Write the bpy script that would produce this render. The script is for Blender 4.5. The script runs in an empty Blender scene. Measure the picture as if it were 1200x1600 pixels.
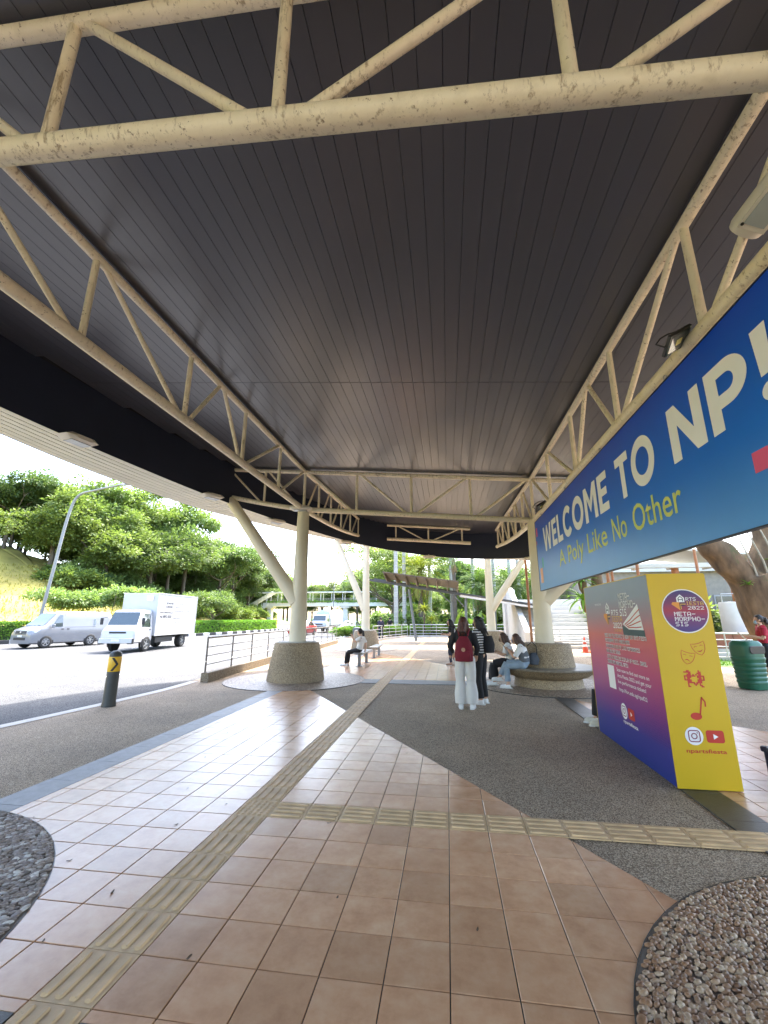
import bpy, bmesh, math, random
from mathutils import Vector, Matrix, noise
random.seed(7)
R = math.radians
scene = bpy.context.scene
COL = scene.collection

# ---------------------------------------------------------------- camera
cam_data = bpy.data.cameras.new('camera')
cam = bpy.data.objects.new('camera', cam_data); COL.objects.link(cam)
cam_data.sensor_fit = 'VERTICAL'; cam_data.sensor_height = 36.0
cam_data.lens = 660 / 1600 * 36
cam_data.clip_start = 0.05; cam_data.clip_end = 6000
cam.location = (0, 0, 1.6)
cam.rotation_euler = (R(90 + 14.118), 0, R(8.277))
scene.camera = cam

# ---------------------------------------------------------------- sky, sun, exposure
SUN_EL, SUN_AZ = 60.0, 10.0          # azimuth measured clockwise from +Y (10 = ahead, a little to the right)
world = bpy.data.worlds.new('World'); scene.world = world; world.use_nodes = True
wn = world.node_tree.nodes; wl = world.node_tree.links
sky = wn.new('ShaderNodeTexSky'); sky.sky_type = 'NISHITA'; sky.sun_disc = False
sky.sun_elevation = R(SUN_EL); sky.sun_rotation = R(SUN_AZ)
sky.air_density = 1.0; sky.dust_density = 3.5; sky.ozone_density = 1.0
wl.new(sky.outputs[0], wn['Background'].inputs[0]); wn['Background'].inputs[1].default_value = 0.15
sd = bpy.data.lights.new('sun', 'SUN'); sd.energy = 1.7; sd.angle = R(2.0); sd.color = (1.0, 0.93, 0.82)
sun = bpy.data.objects.new('sun', sd); COL.objects.link(sun)
_d = Vector((math.sin(R(SUN_AZ)) * math.cos(R(SUN_EL)), math.cos(R(SUN_AZ)) * math.cos(R(SUN_EL)), math.sin(R(SUN_EL))))
sun.rotation_euler = _d.to_track_quat('Z', 'Y').to_euler(); sun.location = _d * 60
vs = scene.view_settings
scene.display_settings.display_device = 'sRGB'
vs.view_transform = 'Standard'; vs.look = 'None'; vs.exposure = 3.35; vs.gamma = 1.0; vs.use_curve_mapping = False
scene.cycles.max_bounces = 10; scene.cycles.diffuse_bounces = 6; scene.cycles.glossy_bounces = 4
scene.cycles.transparent_max_bounces = 16; scene.cycles.sample_clamp_indirect = 6.0
scene.cycles.use_denoising = True; scene.cycles.denoising_prefilter = 'ACCURATE'
scene.cycles.caustics_reflective = False; scene.cycles.caustics_refractive = False; scene.cycles.use_adaptive_sampling = False

# ---------------------------------------------------------------- helpers
WL = {}                                    # world location of parents (unrotated ones)
def link(o): COL.objects.link(o); return o
def props(o, label=None, cat=None, group=None, kind=None):
    if label: o['label'] = label
    if cat: o['category'] = cat
    if group: o['group'] = group
    if kind: o['kind'] = kind
    return o
def empty(name, loc=(0, 0, 0), rz=0.0, label=None, cat=None, group=None, parent=None):
    o = link(bpy.data.objects.new(name, None)); o.empty_display_size = 0.2
    o.location = loc; o.rotation_euler = (0, 0, rz)
    props(o, label, cat, group)
    if parent:
        o.parent = parent
        pw = WL.get(parent.name, Vector()); WL[o.name] = pw + Vector(loc)
    else: WL[o.name] = Vector(loc)
    return o
class MB:
    """collects shapes; build() links them as ONE mesh object"""
    def __init__(s): s.v = []; s.f = []; s.m = []; s.uv = None
    def add(s, vs_, fs, mi=0):
        n = len(s.v); s.v += [tuple(v) for v in vs_]; s.f += [tuple(i + n for i in f) for f in fs]; s.m += [mi] * len(fs); return s
    def box(s, c, size, rz=0, mi=0, M=None):
        hx, hy, hz = size[0] / 2, size[1] / 2, size[2] / 2
        vs_ = [Vector((x, y, z)) for z in (-hz, hz) for y in (-hy, hy) for x in (-hx, hx)]
        mt = Matrix.Translation(c) @ (M if M is not None else Matrix.Rotation(rz, 4, 'Z'))
        return s.add([mt @ v for v in vs_], [(0, 2, 3, 1), (4, 5, 7, 6), (0, 1, 5, 4), (2, 6, 7, 3), (0, 4, 6, 2), (1, 3, 7, 5)], mi)
    def cbox(s, c, size, b=0.01, rz=0, mi=0):
        """box with chamfered vertical and top edges"""
        x, y, z = size[0] / 2, size[1] / 2, size[2] / 2
        def ring(i, zz): return [(x - i, -y + b, zz), (x - i, y - b, zz), (x - b, y - i, zz), (-x + b, y - i, zz), (-x + i, y - b, zz), (-x + i, -y + b, zz), (-x + b, -y + i, zz), (x - b, -y + i, zz)]
        rings = [ring(b * .7, -z), ring(0, -z + b), ring(0, z - b), ring(b * .7, z)]
        mt = Matrix.Translation(c) @ Matrix.Rotation(rz, 4, 'Z')
        vs_ = [mt @ Vector(p) for r_ in rings for p in r_]
        fs = [(i * 8 + j, i * 8 + (j + 1) % 8, (i + 1) * 8 + (j + 1) % 8, (i + 1) * 8 + j) for i in range(3) for j in range(8)]
        fs += [tuple(reversed(range(8))), tuple(range(24, 32))]
        return s.add(vs_, fs, mi)
    def tube(s, pts, rad, n=12, caps=True, mi=0, flat=1.0):
        pts = [Vector(p) for p in pts]
        if not isinstance(rad, (list, tuple)): rad = [rad] * len(pts)
        vs_ = []; prev = None
        for i, p in enumerate(pts):
            d = (pts[min(i + 1, len(pts) - 1)] - pts[max(i - 1, 0)]).normalized()
            if prev is None:
                a = Vector((0, 0, 1)) if abs(d.z) < 0.9 else Vector((1, 0, 0))
                u = d.cross(a).normalized()
            else: u = (prev - d * prev.dot(d)).normalized()
            prev = u; w = d.cross(u)
            for k in range(n):
                t = 2 * math.pi * k / n
                vs_.append(p + u * math.cos(t) * rad[i] + w * math.sin(t) * rad[i] * flat)
        m = len(pts)
        fs = [(i * n + k, i * n + (k + 1) % n, (i + 1) * n + (k + 1) % n, (i + 1) * n + k) for i in range(m - 1) for k in range(n)]
        if caps: fs += [tuple(reversed(range(n))), tuple(range((m - 1) * n, m * n))]
        return s.add(vs_, fs, mi)
    def lathe(s, prof, n=32, c=(0, 0, 0), mi=0, sx=1, sy=1):
        vs_ = []
        for r_, z in prof:
            for k in range(n):
                t = 2 * math.pi * k / n
                vs_.append((c[0] + r_ * math.cos(t) * sx, c[1] + r_ * math.sin(t) * sy, c[2] + z))
        m = len(prof)
        fs = [(i * n + k, i * n + (k + 1) % n, (i + 1) * n + (k + 1) % n, (i + 1) * n + k) for i in range(m - 1) for k in range(n)]
        fs += [tuple(reversed(range(n))), tuple(range((m - 1) * n, m * n))]
        return s.add(vs_, fs, mi)
    def prism(s, poly, z0, z1, mi=0):
        n = len(poly)
        vs_ = [(p[0], p[1], z0) for p in poly] + [(p[0], p[1], z1) for p in poly]
        fs = [tuple(reversed(range(n))), tuple(range(n, 2 * n))] + [(i, (i + 1) % n, n + (i + 1) % n, n + i) for i in range(n)]
        return s.add(vs_, fs, mi)
    def loft(s, rings, caps=True, mi=0, closed=True):
        n = len(rings[0]); vs_ = [p for r_ in rings for p in r_]; m = len(rings)
        e = n if closed else n - 1
        fs = [(i * n + k, i * n + (k + 1) % n, (i + 1) * n + (k + 1) % n, (i + 1) * n + k) for i in range(m - 1) for k in range(e)]
        if caps and closed: fs += [tuple(reversed(range(n))), tuple(range((m - 1) * n, m * n))]
        return s.add(vs_, fs, mi)
    def mesh(s, name, mats, off=None, smooth=False):
        me = bpy.data.meshes.new(name)
        vs_ = s.v if off is None else [(v[0] - off[0], v[1] - off[1], v[2] - off[2]) for v in s.v]
        me.from_pydata(vs_, [], s.f)
        for m_ in (mats if isinstance(mats, (list, tuple)) else [mats]): me.materials.append(m_)
        if any(s.m): me.polygons.foreach_set('material_index', s.m)
        if smooth:
            me.polygons.foreach_set('use_smooth', [True] * len(me.polygons))
            try: me.set_sharp_from_angle(angle=R(smooth if smooth is not True else 40))
            except Exception: pass
        me.update(); return me
    def build(s, name, mats, parent=None, smooth=False, world=True, **kw):
        """parent geometry is given in world coordinates when world=True"""
        off = WL.get(parent.name) if (parent and world) else None
        o = link(bpy.data.objects.new(name, s.mesh(name, mats, off, smooth)))
        if parent: o.parent = parent
        return props(o, **kw)
def put(name, me, parent=None, loc=(0, 0, 0), rot=(0, 0, 0), sc=(1, 1, 1), **kw):
    o = link(bpy.data.objects.new(name, me)); o.location = loc; o.rotation_euler = rot; o.scale = sc
    if parent:
        o.parent = parent
    return props(o, **kw)
def putw(name, me, parent, loc, rot=(0, 0, 0), sc=(1, 1, 1), **kw):
    w = WL.get(parent.name, Vector()); return put(name, me, parent, Vector(loc) - w, rot, sc, **kw)
def copy_tree(o, parent=None):
    c = o.copy(); COL.objects.link(c); c.parent = parent
    for ch in o.children: copy_tree(ch, c)
    return c
def lerp(a, b, t): return a + (b - a) * t
def spline(pts, n):
    """Catmull-Rom through 2d/3d points"""
    P = [Vector(p) for p in pts]; out = []
    for i in range(len(P) - 1):
        p0 = P[max(i - 1, 0)]; p1 = P[i]; p2 = P[i + 1]; p3 = P[min(i + 2, len(P) - 1)]
        for k in range(n):
            t = k / n
            out.append(0.5 * ((2 * p1) + (p2 - p0) * t + (2 * p0 - 5 * p1 + 4 * p2 - p3) * t * t + (3 * p1 - p0 - 3 * p2 + p3) * t ** 3))
    out.append(P[-1]); return out
def clip_half(poly, a, b, c):
    """keep the part of a 2d polygon with a*x+b*y<=c"""
    out = []
    for i in range(len(poly)):
        p, q = poly[i], poly[(i + 1) % len(poly)]
        dp, dq = a * p[0] + b * p[1] - c, a * q[0] + b * q[1] - c
        if dp <= 0: out.append(p)
        if dp * dq < 0:
            t = dp / (dp - dq); out.append((p[0] + (q[0] - p[0]) * t, p[1] + (q[1] - p[1]) * t))
    return out

# ---------------------------------------------------------------- materials
def new_mat(name):
    m = bpy.data.materials.new(name); m.use_nodes = True
    nt = m.node_tree; return m, nt, nt.nodes['Principled BSDF'], nt.nodes, nt.links
def col4(c): return (c[0], c[1], c[2], 1)
def coords(nt, scale=(1, 1, 1), kind='Object'):
    tc = nt.nodes.new('ShaderNodeTexCoord'); mp = nt.nodes.new('ShaderNodeMapping')
    mp.inputs['Scale'].default_value = scale
    nt.links.new(tc.outputs[kind], mp.inputs[0]); return mp.outputs[0]
def noise_n(nt, vec, scale, detail=4, rough=.55):
    n = nt.nodes.new('ShaderNodeTexNoise'); n.inputs['Scale'].default_value = scale
    n.inputs['Detail'].default_value = detail; n.inputs['Roughness'].default_value = rough
    nt.links.new(vec, n.inputs['Vector']); return n.outputs['Fac']
def ramp(nt, fac, stops, interp='LINEAR'):
    r_ = nt.nodes.new('ShaderNodeValToRGB'); r_.color_ramp.interpolation = interp
    el = r_.color_ramp.elements
    while len(el) < len(stops): el.new(0.5)
    for e, (p, c) in zip(el, stops): e.position = p; e.color = col4(c) if len(c) == 3 else c
    nt.links.new(fac, r_.inputs[0]); return r_.outputs[0]
def mixc(nt, fac, a, b, mode='MIX'):
    m = nt.nodes.new('ShaderNodeMix'); m.data_type = 'RGBA'; m.blend_type = mode
    for sock, val in ((m.inputs[0], fac), (m.inputs[6], a), (m.inputs[7], b)):
        if isinstance(val, (int, float)): sock.default_value = val
        elif isinstance(val, tuple): sock.default_value = col4(val)
        else: nt.links.new(val, sock)
    return m.outputs[2]
def mathn(nt, op, a, b=None):
    m = nt.nodes.new('ShaderNodeMath'); m.operation = op
    for i, v in enumerate((a, b)):
        if v is None: continue
        if isinstance(v, (int, float)): m.inputs[i].default_value = v
        else: nt.links.new(v, m.inputs[i])
    return m.outputs[0]
def bump(nt, bs, h, strength=.3, dist=.01):
    b = nt.nodes.new('ShaderNodeBump'); b.inputs['Strength'].default_value = strength; b.inputs['Distance'].default_value = dist
    nt.links.new(h, b.inputs['Height']); nt.links.new(b.outputs[0], bs.inputs['Normal'])
MC = {}
def pm(name, c, rough=.5, metal=0, var=.12, vs_=3.0, bs_=0, bstr=.2, spec=.5, coat=0, dirt=None, scale=(1, 1, 1), emit=None, rand=0):
    """principled material with noise-driven colour variation, fine relief and dirt"""
    if name in MC: return MC[name]
    m, nt, bs, N, L = new_mat(name)
    v = coords(nt, scale)
    n1 = noise_n(nt, v, vs_, 5)
    lo = tuple(x * (1 - var) for x in c); hi = tuple(min(1, x * (1 + var)) for x in c)
    colr = ramp(nt, n1, [(.3, lo), (.7, hi)])
    if rand:
        oi = N.new('ShaderNodeObjectInfo')
        k = mathn(nt, 'ADD', mathn(nt, 'MULTIPLY', oi.outputs['Random'], 2 * rand), 1 - rand)
        cc = N.new('ShaderNodeCombineColor')
        for i in range(3): L.new(k, cc.inputs[i])
        colr = mixc(nt, 1.0, colr, cc.outputs[0], 'MULTIPLY')
    if dirt:
        dc, dsc, amt = dirt
        nd = noise_n(nt, v, dsc, 8, .7)
        colr = mixc(nt, ramp(nt, nd, [(1 - amt - .04, (0, 0, 0)), (1 - amt + .04, (1, 1, 1))]), colr, dc)
    L.new(colr, bs.inputs['Base Color'])
    bs.inputs['Roughness'].default_value = rough; bs.inputs['Metallic'].default_value = metal
    bs.inputs['Specular IOR Level'].default_value = spec
    if coat: bs.inputs['Coat Weight'].default_value = coat; bs.inputs['Coat Roughness'].default_value = .08
    if bs_: bump(nt, bs, noise_n(nt, v, bs_, 6, .6), bstr, .01)
    if emit: bs.inputs['Emission Color'].default_value = col4(emit[0]); bs.inputs['Emission Strength'].default_value = emit[1]
    MC[name] = m; return m
def glass_mat(name, tint=(.02, .025, .03), rough=.05):
    if name in MC: return MC[name]
    m, nt, bs, N, L = new_mat(name)
    v = coords(nt); L.new(ramp(nt, noise_n(nt, v, 1.5), [(.3, tuple(x * .7 for x in tint)), (.7, tint)]), bs.inputs['Base Color'])
    bs.inputs['Roughness'].default_value = rough; bs.inputs['Specular IOR Level'].default_value = .9
    bs.inputs['Coat Weight'].default_value = .6
    MC[name] = m; return m

def mat_tile():
    m, nt, bs, N, L = new_mat('floor_tile')
    tc = N.new('ShaderNodeTexCoord'); oi = N.new('ShaderNodeObjectInfo')
    ge = N.new('ShaderNodeNewGeometry'); v = ge.outputs['Position']
    # clouding and slate-like veins are offset from tile to tile
    off = N.new('ShaderNodeVectorMath'); off.operation = 'ADD'
    sc_ = N.new('ShaderNodeVectorMath'); sc_.operation = 'SCALE'; sc_.inputs[0].default_value = (7, 13, 3)
    L.new(oi.outputs['Random'], sc_.inputs['Scale']); L.new(v, off.inputs[0]); L.new(sc_.outputs[0], off.inputs[1])
    vt = off.outputs[0]
    big = noise_n(nt, v, 1.1, 3); mid = noise_n(nt, vt, 6, 8, .66); fine = noise_n(nt, vt, 38, 5, .6)
    c1 = ramp(nt, mid, [(.25, (.44, .225, .115)), (.5, (.60, .345, .19)), (.78, (.70, .47, .29))])
    c1 = mixc(nt, ramp(nt, big, [(.35, (0, 0, 0)), (.7, (.5, .5, .5))]), c1, (.46, .24, .12))
    k = mathn(nt, 'ADD', mathn(nt, 'MULTIPLY', oi.outputs['Random'], .26), .87)
    isl = mathn(nt, 'ADD', mathn(nt, 'MULTIPLY', ge.outputs['Random Per Island'], .10), .95)
    k = mathn(nt, 'MULTIPLY', k, isl)
    cc = N.new('ShaderNodeCombineColor')
    for i in range(3): L.new(k, cc.inputs[i])
    c1 = mixc(nt, 1.0, c1, cc.outputs[0], 'MULTIPLY')
    L.new(c1, bs.inputs['Base Color'])
    bs.inputs['Roughness'].default_value = .27
    bs.inputs['Specular IOR Level'].default_value = .55
    w = N.new('ShaderNodeTexNoise'); w.inputs['Scale'].default_value = 4.5; w.inputs['Detail'].default_value = 1.5; w.inputs['Distortion'].default_value = 1.6
    L.new(off.outputs[0], w.inputs['Vector'])
    ridge = mathn(nt, 'ABSOLUTE', mathn(nt, 'SUBTRACT', w.outputs['Fac'], .5))
    ridge = ramp(nt, ridge, [(0, (0, 0, 0)), (.012, (1, 1, 1))])
    h = mathn(nt, 'ADD', mathn(nt, 'MULTIPLY', ridge, .12), mathn(nt, 'ADD', mathn(nt, 'MULTIPLY', mid, .8), mathn(nt, 'MULTIPLY', fine, .3)))
    bump(nt, bs, h, .16, .004)
    return m
def mat_aggregate(name='washed_aggregate', c=((.25, .18, .12), (.45, .35, .245), (.66, .54, .40)), sc=110, rough=.75, bstr=.7):
    m, nt, bs, N, L = new_mat(name)
    ge = N.new('ShaderNodeNewGeometry'); v = ge.outputs['Position']
    vo = N.new('ShaderNodeTexVoronoi'); vo.inputs['Scale'].default_value = sc; L.new(v, vo.inputs['Vector'])
    sep = N.new('ShaderNodeSeparateColor'); L.new(vo.outputs['Color'], sep.inputs[0])
    c1 = ramp(nt, sep.outputs[0], [(.0, c[0]), (.5, c[1]), (1, c[2])])
    edge = ramp(nt, vo.outputs['Distance'], [(.35, (1, 1, 1)), (.75, (.35, .35, .35))])
    c1 = mixc(nt, 1.0, c1, edge, 'MULTIPLY')
    big = noise_n(nt, v, .8, 4, .6)
    c1 = mixc(nt, 1.0, c1, ramp(nt, big, [(.3, (.78, .78, .78)), (.7, (1.12, 1.1, 1.06))]), 'MULTIPLY')
    L.new(c1, bs.inputs['Base Color']); bs.inputs['Roughness'].default_value = rough
    bump(nt, bs, mathn(nt, 'SUBTRACT', 1.0, vo.outputs['Distance']), bstr, .006)
    return m
def mat_paint():
    """cream steel paint with chips and brown grime specks"""
    m, nt, bs, N, L = new_mat('cream_steel_paint')
    ge = N.new('ShaderNodeNewGeometry'); v = ge.outputs['Position']
    c1 = ramp(nt, noise_n(nt, v, 2.2, 5), [(.3, (.72, .63, .465)), (.7, (.81, .72, .55))])
    sp = noise_n(nt, v, 26, 7, .72); patch = noise_n(nt, v, 1.3, 3)
    th = mathn(nt, 'ADD', sp, mathn(nt, 'MULTIPLY', patch, .28))
    c1 = mixc(nt, ramp(nt, th, [(.755, (0, 0, 0)), (.80, (.9, .9, .9))]), c1, (.16, .10, .055))
    mpd = N.new('ShaderNodeMapping'); mpd.inputs['Scale'].default_value = (26, 26, 3.2); L.new(v, mpd.inputs[0])
    dr = mathn(nt, 'ADD', noise_n(nt, mpd.outputs[0], 1.0, 5, .7), mathn(nt, 'MULTIPLY', noise_n(nt, v, .9, 2), .35))
    c1 = mixc(nt, ramp(nt, dr, [(.76, (0, 0, 0)), (.88, (.75, .75, .75))]), c1, (.22, .145, .075))
    g = noise_n(nt, v, 8, 6, .7)
    c1 = mixc(nt, ramp(nt, g, [(.5, (0, 0, 0)), (.85, (.4, .4, .4))]), c1, (.36, .27, .16))
    L.new(c1, bs.inputs['Base Color']); bs.inputs['Roughness'].default_value = .42
    bump(nt, bs, th, .15, .004)
    return m
def mat_ceiling():
    m, nt, bs, N, L = new_mat('dark_ceiling_panel')
    ge = N.new('ShaderNodeNewGeometry'); v = ge.outputs['Position']; oi = N.new('ShaderNodeObjectInfo')
    k = mathn(nt, 'ADD', mathn(nt, 'MULTIPLY', oi.outputs['Random'], .07), .965)
    cc = N.new('ShaderNodeCombineColor')
    for i in range(3): L.new(k, cc.inputs[i])
    c1 = mixc(nt, 1.0, (.060, .060, .076), cc.outputs[0], 'MULTIPLY')
    mp = N.new('ShaderNodeMapping'); mp.inputs['Scale'].default_value = (2.0, 1.0, 1); L.new(v, mp.inputs[0])
    scuff = mathn(nt, 'MULTIPLY', noise_n(nt, mp.outputs[0], 34, 5, .7), ramp(nt, noise_n(nt, v, .42, 1), [(.68, (0, 0, 0)), (.75, (1, 1, 1))]))
    c1 = mixc(nt, ramp(nt, scuff, [(.58, (0, 0, 0)), (.7, (.3, .3, .3))]), c1, (.34, .32, .31))
    L.new(c1, bs.inputs['Base Color'])
    bs.inputs['Roughness'].default_value = .29; bs.inputs['Specular IOR Level'].default_value = .7
    return m
def mat_leaf(name, c, c2, trans=.35, rough=.5, island=True):
    if name in MC: return MC[name]
    m, nt, bs, N, L = new_mat(name)
    ge = N.new('ShaderNodeNewGeometry'); oi = N.new('ShaderNodeObjectInfo')
    big = noise_n(nt, ge.outputs['Position'], .35, 3)
    f = mathn(nt, 'ADD', mathn(nt, 'MULTIPLY', ge.outputs['Random Per Island'], .55), mathn(nt, 'MULTIPLY', big, .45))
    c1 = ramp(nt, f, [(.15, c), (.85, c2)])
    k = mathn(nt, 'ADD', mathn(nt, 'MULTIPLY', oi.outputs['Random'], .5), .75)
    cc = N.new('ShaderNodeCombineColor')
    for i in range(3): L.new(k, cc.inputs[i])
    c1 = mixc(nt, 1.0, c1, cc.outputs[0], 'MULTIPLY')
    L.new(c1, bs.inputs['Base Color']); bs.inputs['Roughness'].default_value = rough; bs.inputs['Specular IOR Level'].default_value = .3
    tr = N.new('ShaderNodeBsdfTranslucent'); L.new(mixc(nt, 1.0, c1, (1.25, 1.35, .7), 'MULTIPLY'), tr.inputs[0])
    mx = N.new('ShaderNodeMixShader'); mx.inputs[0].default_value = trans
    L.new(bs.outputs[0], mx.inputs[1]); L.new(tr.outputs[0], mx.inputs[2])
    L.new(mx.outputs[0], N['Material Output'].inputs[0])
    MC[name] = m; return m
# ================================================================ THE SETTING: ground, road, platform
grass_m = pm('dry_grass', (.29, .245, .055), .9, var=.35, vs_=.35, bs_=3, bstr=.5)
lawn_m = pm('lawn', (.06, .12, .02), .9, var=.35, vs_=1.2, bs_=8, bstr=.5)
road_m = mat_aggregate('road_asphalt', ((.108, .112, .118), (.13, .135, .142), (.152, .157, .165)), 60, .85, .25)
road_m.node_tree.nodes['Principled BSDF'].inputs['Specular IOR Level'].default_value = .1
agg_m = mat_aggregate()
agg_m.node_tree.nodes['Principled BSDF'].inputs['Specular IOR Level'].default_value = .2
tile_m = mat_tile()
grout_m = pm('grout', (.028, .023, .02), .9, vs_=20)
band_m = pm('grey_stone', (.15, .155, .16), .5, var=.2, vs_=9, bs_=40, bstr=.25, rand=.1)
dark_band_m = pm('dark_stone', (.045, .043, .04), .42, var=.25, vs_=9, bs_=40, bstr=.3, rand=.1)
tact_m = pm('tactile_paint', (.56, .38, .20), .55, var=.18, vs_=6, dirt=((.34, .23, .13), 22, .33), rand=.06)
conc_m = pm('pale_concrete', (.48, .45, .40), .8, var=.15, vs_=1.5, bs_=25, bstr=.25, dirt=((.25, .23, .2), 2.5, .38))
white_line_m = pm('road_paint', (.75, .75, .73), .7, var=.15, vs_=4, dirt=((.3, .3, .3), 9, .38))
paint_m = mat_paint()

def struct(name, mb, mats, **kw): return mb.build(name, mats, kind='structure', **kw)
g = MB(); g.add([(-2500, -600, -.35), (2500, -600, -.35), (2500, 4500, -.35), (-2500, 4500, -.35)], [(0, 1, 2, 3)])
struct('ground', g, lawn_m)
FARK = [(-33, -40), (-33, 0), (-31.5, 20), (-28.5, 29), (-25.5, 36), (-23.8, 48), (-24.5, 62), (-29, 85), (-36, 112), (-46, 145)]
NEARK = [(-8.3, -40), (-8.2, -5), (-7.3, 3), (-6.75, 8), (-6.75, 11), (-7.6, 16), (-8.6, 26), (-8.7, 40), (-9.4, 56), (-13, 78), (-19, 105), (-28, 138)]
fk = spline(FARK, 6); nk = spline(NEARK, 5)
rd = MB(); poly = [tuple(p) for p in nk] + [tuple(p) for p in reversed(fk)]
rd.add([(p[0], p[1], -.1) for p in poly], [tuple(range(len(poly)))])
struct('road', rd, road_m)
def ribbon(curve, off0, off1, z, t0=0, t1=1):
    n = len(curve); a = int(t0 * (n - 1)); b = int(t1 * (n - 1)); L_, R_ = [], []
    for i in range(a, b + 1):
        d = (curve[min(i + 1, n - 1)] - curve[max(i - 1, 0)]).normalized(); nn = Vector((d.y, -d.x))
        p = curve[i]; L_.append((p.x + nn.x * off0, p.y + nn.y * off0, z)); R_.append((p.x + nn.x * off1, p.y + nn.y * off1, z))
    m = len(L_)
    mb = MB(); mb.add(L_ + R_, [(i, i + 1, m + i + 1, m + i) for i in range(m - 1)]); return mb
struct('bay_line', ribbon([Vector((-10.6 + .12 * (y - 9), y)) if y < 17 else Vector((-9.64 - .01 * (y - 17), y)) for y in range(-6, 50, 2)], -.06, .06, -.094), white_line_m)
for k in range(14):                       # lane dashes
    y0 = 4 + k * 6.5; a, b = Vector((-18.6 + .0012 * y0 ** 2 - .00003 * y0 ** 3, y0)), Vector((-18.6 + .0012 * (y0 + 2.6) ** 2 - .00003 * (y0 + 2.6) ** 3, y0 + 2.6))
    struct('lane_dash', ribbon([a, b], -.06, .06, -.094), white_line_m)
# platform slab: everything inside the near kerb
pl = [tuple(p) for p in nk if p.y < 44] + [(34, 44), (34, -40)]
pf = MB(); pf.prism(pl, -.34, -.012); struct('platform', pf, [agg_m])
ed = ribbon([p for p in nk if p.y < 11.5], .0, .22, -.004); struct('platform_edge', ed, conc_m)

# --- floor tiles -------------------------------------------------
LX0, LX1, RX0, RX1 = -4.1, -3.75, 2.17, 2.5
CY0, CY1 = 11.33, 12.02
floor = MB(); floor.add([(-3.76, 1.9, -.008), (2.18, 1.9, -.008), (1.95, 2.2, -.008), (-3.76, 11.0, -.008)], [(0, 1, 2, 3)])
floor = MB()
D1 = (1.553, 1.0, 3.12 + 1.553 * 1.29)         # bay one: tile where 1.553x+y<=D
D2 = (1.55, 1.0, 15.85)
areas = [(LX1, RX0, 1.98, CY0, D1), (LX1, RX0, CY1, 22.4, D2)]
S = .3; GX, GY = -1.845, 3.84
cells = []
def tile_cells(x0, x1, y0, y1, half):
    i0 = math.floor((x0 - GX) / S); i1 = math.ceil((x1 - GX) / S); j0 = math.floor((y0 - GY) / S); j1 = math.ceil((y1 - GY) / S)
    for i in range(i0, i1):
        for j in range(j0, j1):
            cx, cy = GX + i * S, GY + j * S
            if i == 0: continue                                     # tactile strip
            if j == 0 and i > 0 and cy < 4: continue                # cross strip
            g_ = .003
            p = [(cx + g_, cy + g_), (cx + S - g_, cy + g_), (cx + S - g_, cy + S - g_), (cx + g_, cy + S - g_)]
            for h in ((-1, 0, -x0), (1, 0, x1), (0, -1, -y0), (0, 1, y1)) + ((half,) if half else ()):
                p = clip_half(p, *h)
                if len(p) < 3: break
            if len(p) < 3: continue
            ar = abs(sum(p[k][0] * p[(k + 1) % len(p)][1] - p[(k + 1) % len(p)][0] * p[k][1] for k in range(len(p)))) / 2
            if ar < .0015: continue
            mx = sum(q[0] for q in p) / len(p); my = sum(q[1] for q in p) / len(p)
            # wholly under the pebble rounds: skip
            if any(all(math.hypot(q[0] - c0, q[1] - c1) < 1.75 for q in p) for c0, c1 in ((-4.1, 1.76), (2.42, 1.76), (-4.1, 11.65), (2.42, 11.65))): continue
            cells.append((my, p))
for a in areas: tile_cells(*a)
tile_cells(RX1, 5.4, 1.2, 10.9, (1.0, .95, 11.65))
cells.sort(key=lambda c: math.hypot(c[0], sum(q[0] for q in c[1]) / len(c[1])))
gr = MB()
for (x0, x1, y0, y1, h) in areas + [(RX1, 5.4, 1.2, 10.9, (1.0, .95, 11.65))]:
    p = [(x0, y0), (x1, y0), (x1, y1), (x0, y1)]; p = clip_half(p, *h)
    gr.add([(q[0], q[1], -.008) for q in p], [tuple(range(len(p)))])
tiled = struct('tiled_floor', gr, grout_m)
WL[tiled.name] = Vector()
def tile_mb(mb, p, dz, c=(0, 0)):
    mx = sum(q[0] for q in p) / len(p); my = sum(q[1] for q in p) / len(p)
    n = len(p); b = .0035
    def ins(q, k): 
        d = Vector((q[0] - mx, q[1] - my)); return (q[0] - d.x / max(d.length, .01) * k, q[1] - d.y / max(d.length, .01) * k)
    vs_ = [(q[0] - c[0], q[1] - c[1], -.009) for q in p] + [(q[0] - c[0], q[1] - c[1], dz - .002) for q in p] + [(*[u - w for u, w in zip(ins(q, b), c)], dz) for q in p]
    mb.add(vs_, [(i + r_ * n, (i + 1) % n + r_ * n, (i + 1) % n + (r_ + 1) * n, i + (r_ + 1) * n) for r_ in (0, 1) for i in range(n)] + [tuple(range(2 * n, 3 * n))])
rest = MB(); full = None
for idx, (_, p) in enumerate(cells):
    dz = random.uniform(-.0006, .0006)
    if idx < 300:
        c0 = (sum(q[0] for q in p) / len(p), sum(q[1] for q in p) / len(p))
        isfull = len(p) == 4 and abs(max(q[0] for q in p) - min(q[0] for q in p) - (S - .006)) < 1e-4 and abs(max(q[1] for q in p) - min(q[1] for q in p) - (S - .006)) < 1e-4
        if isfull:
            if full is None:
                mb = MB(); tile_mb(mb, p, 0, c0); full = mb.mesh('tile', tile_m)
            put('tile', full, tiled, (c0[0], c0[1], dz))
        else:
            mb = MB(); tile_mb(mb, p, 0, c0); put('tile', mb.mesh('tile', tile_m), tiled, (c0[0], c0[1], dz))
    else: tile_mb(rest, p, dz)
rest.build('tile_field', tile_m, tiled, kind='stuff')
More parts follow.
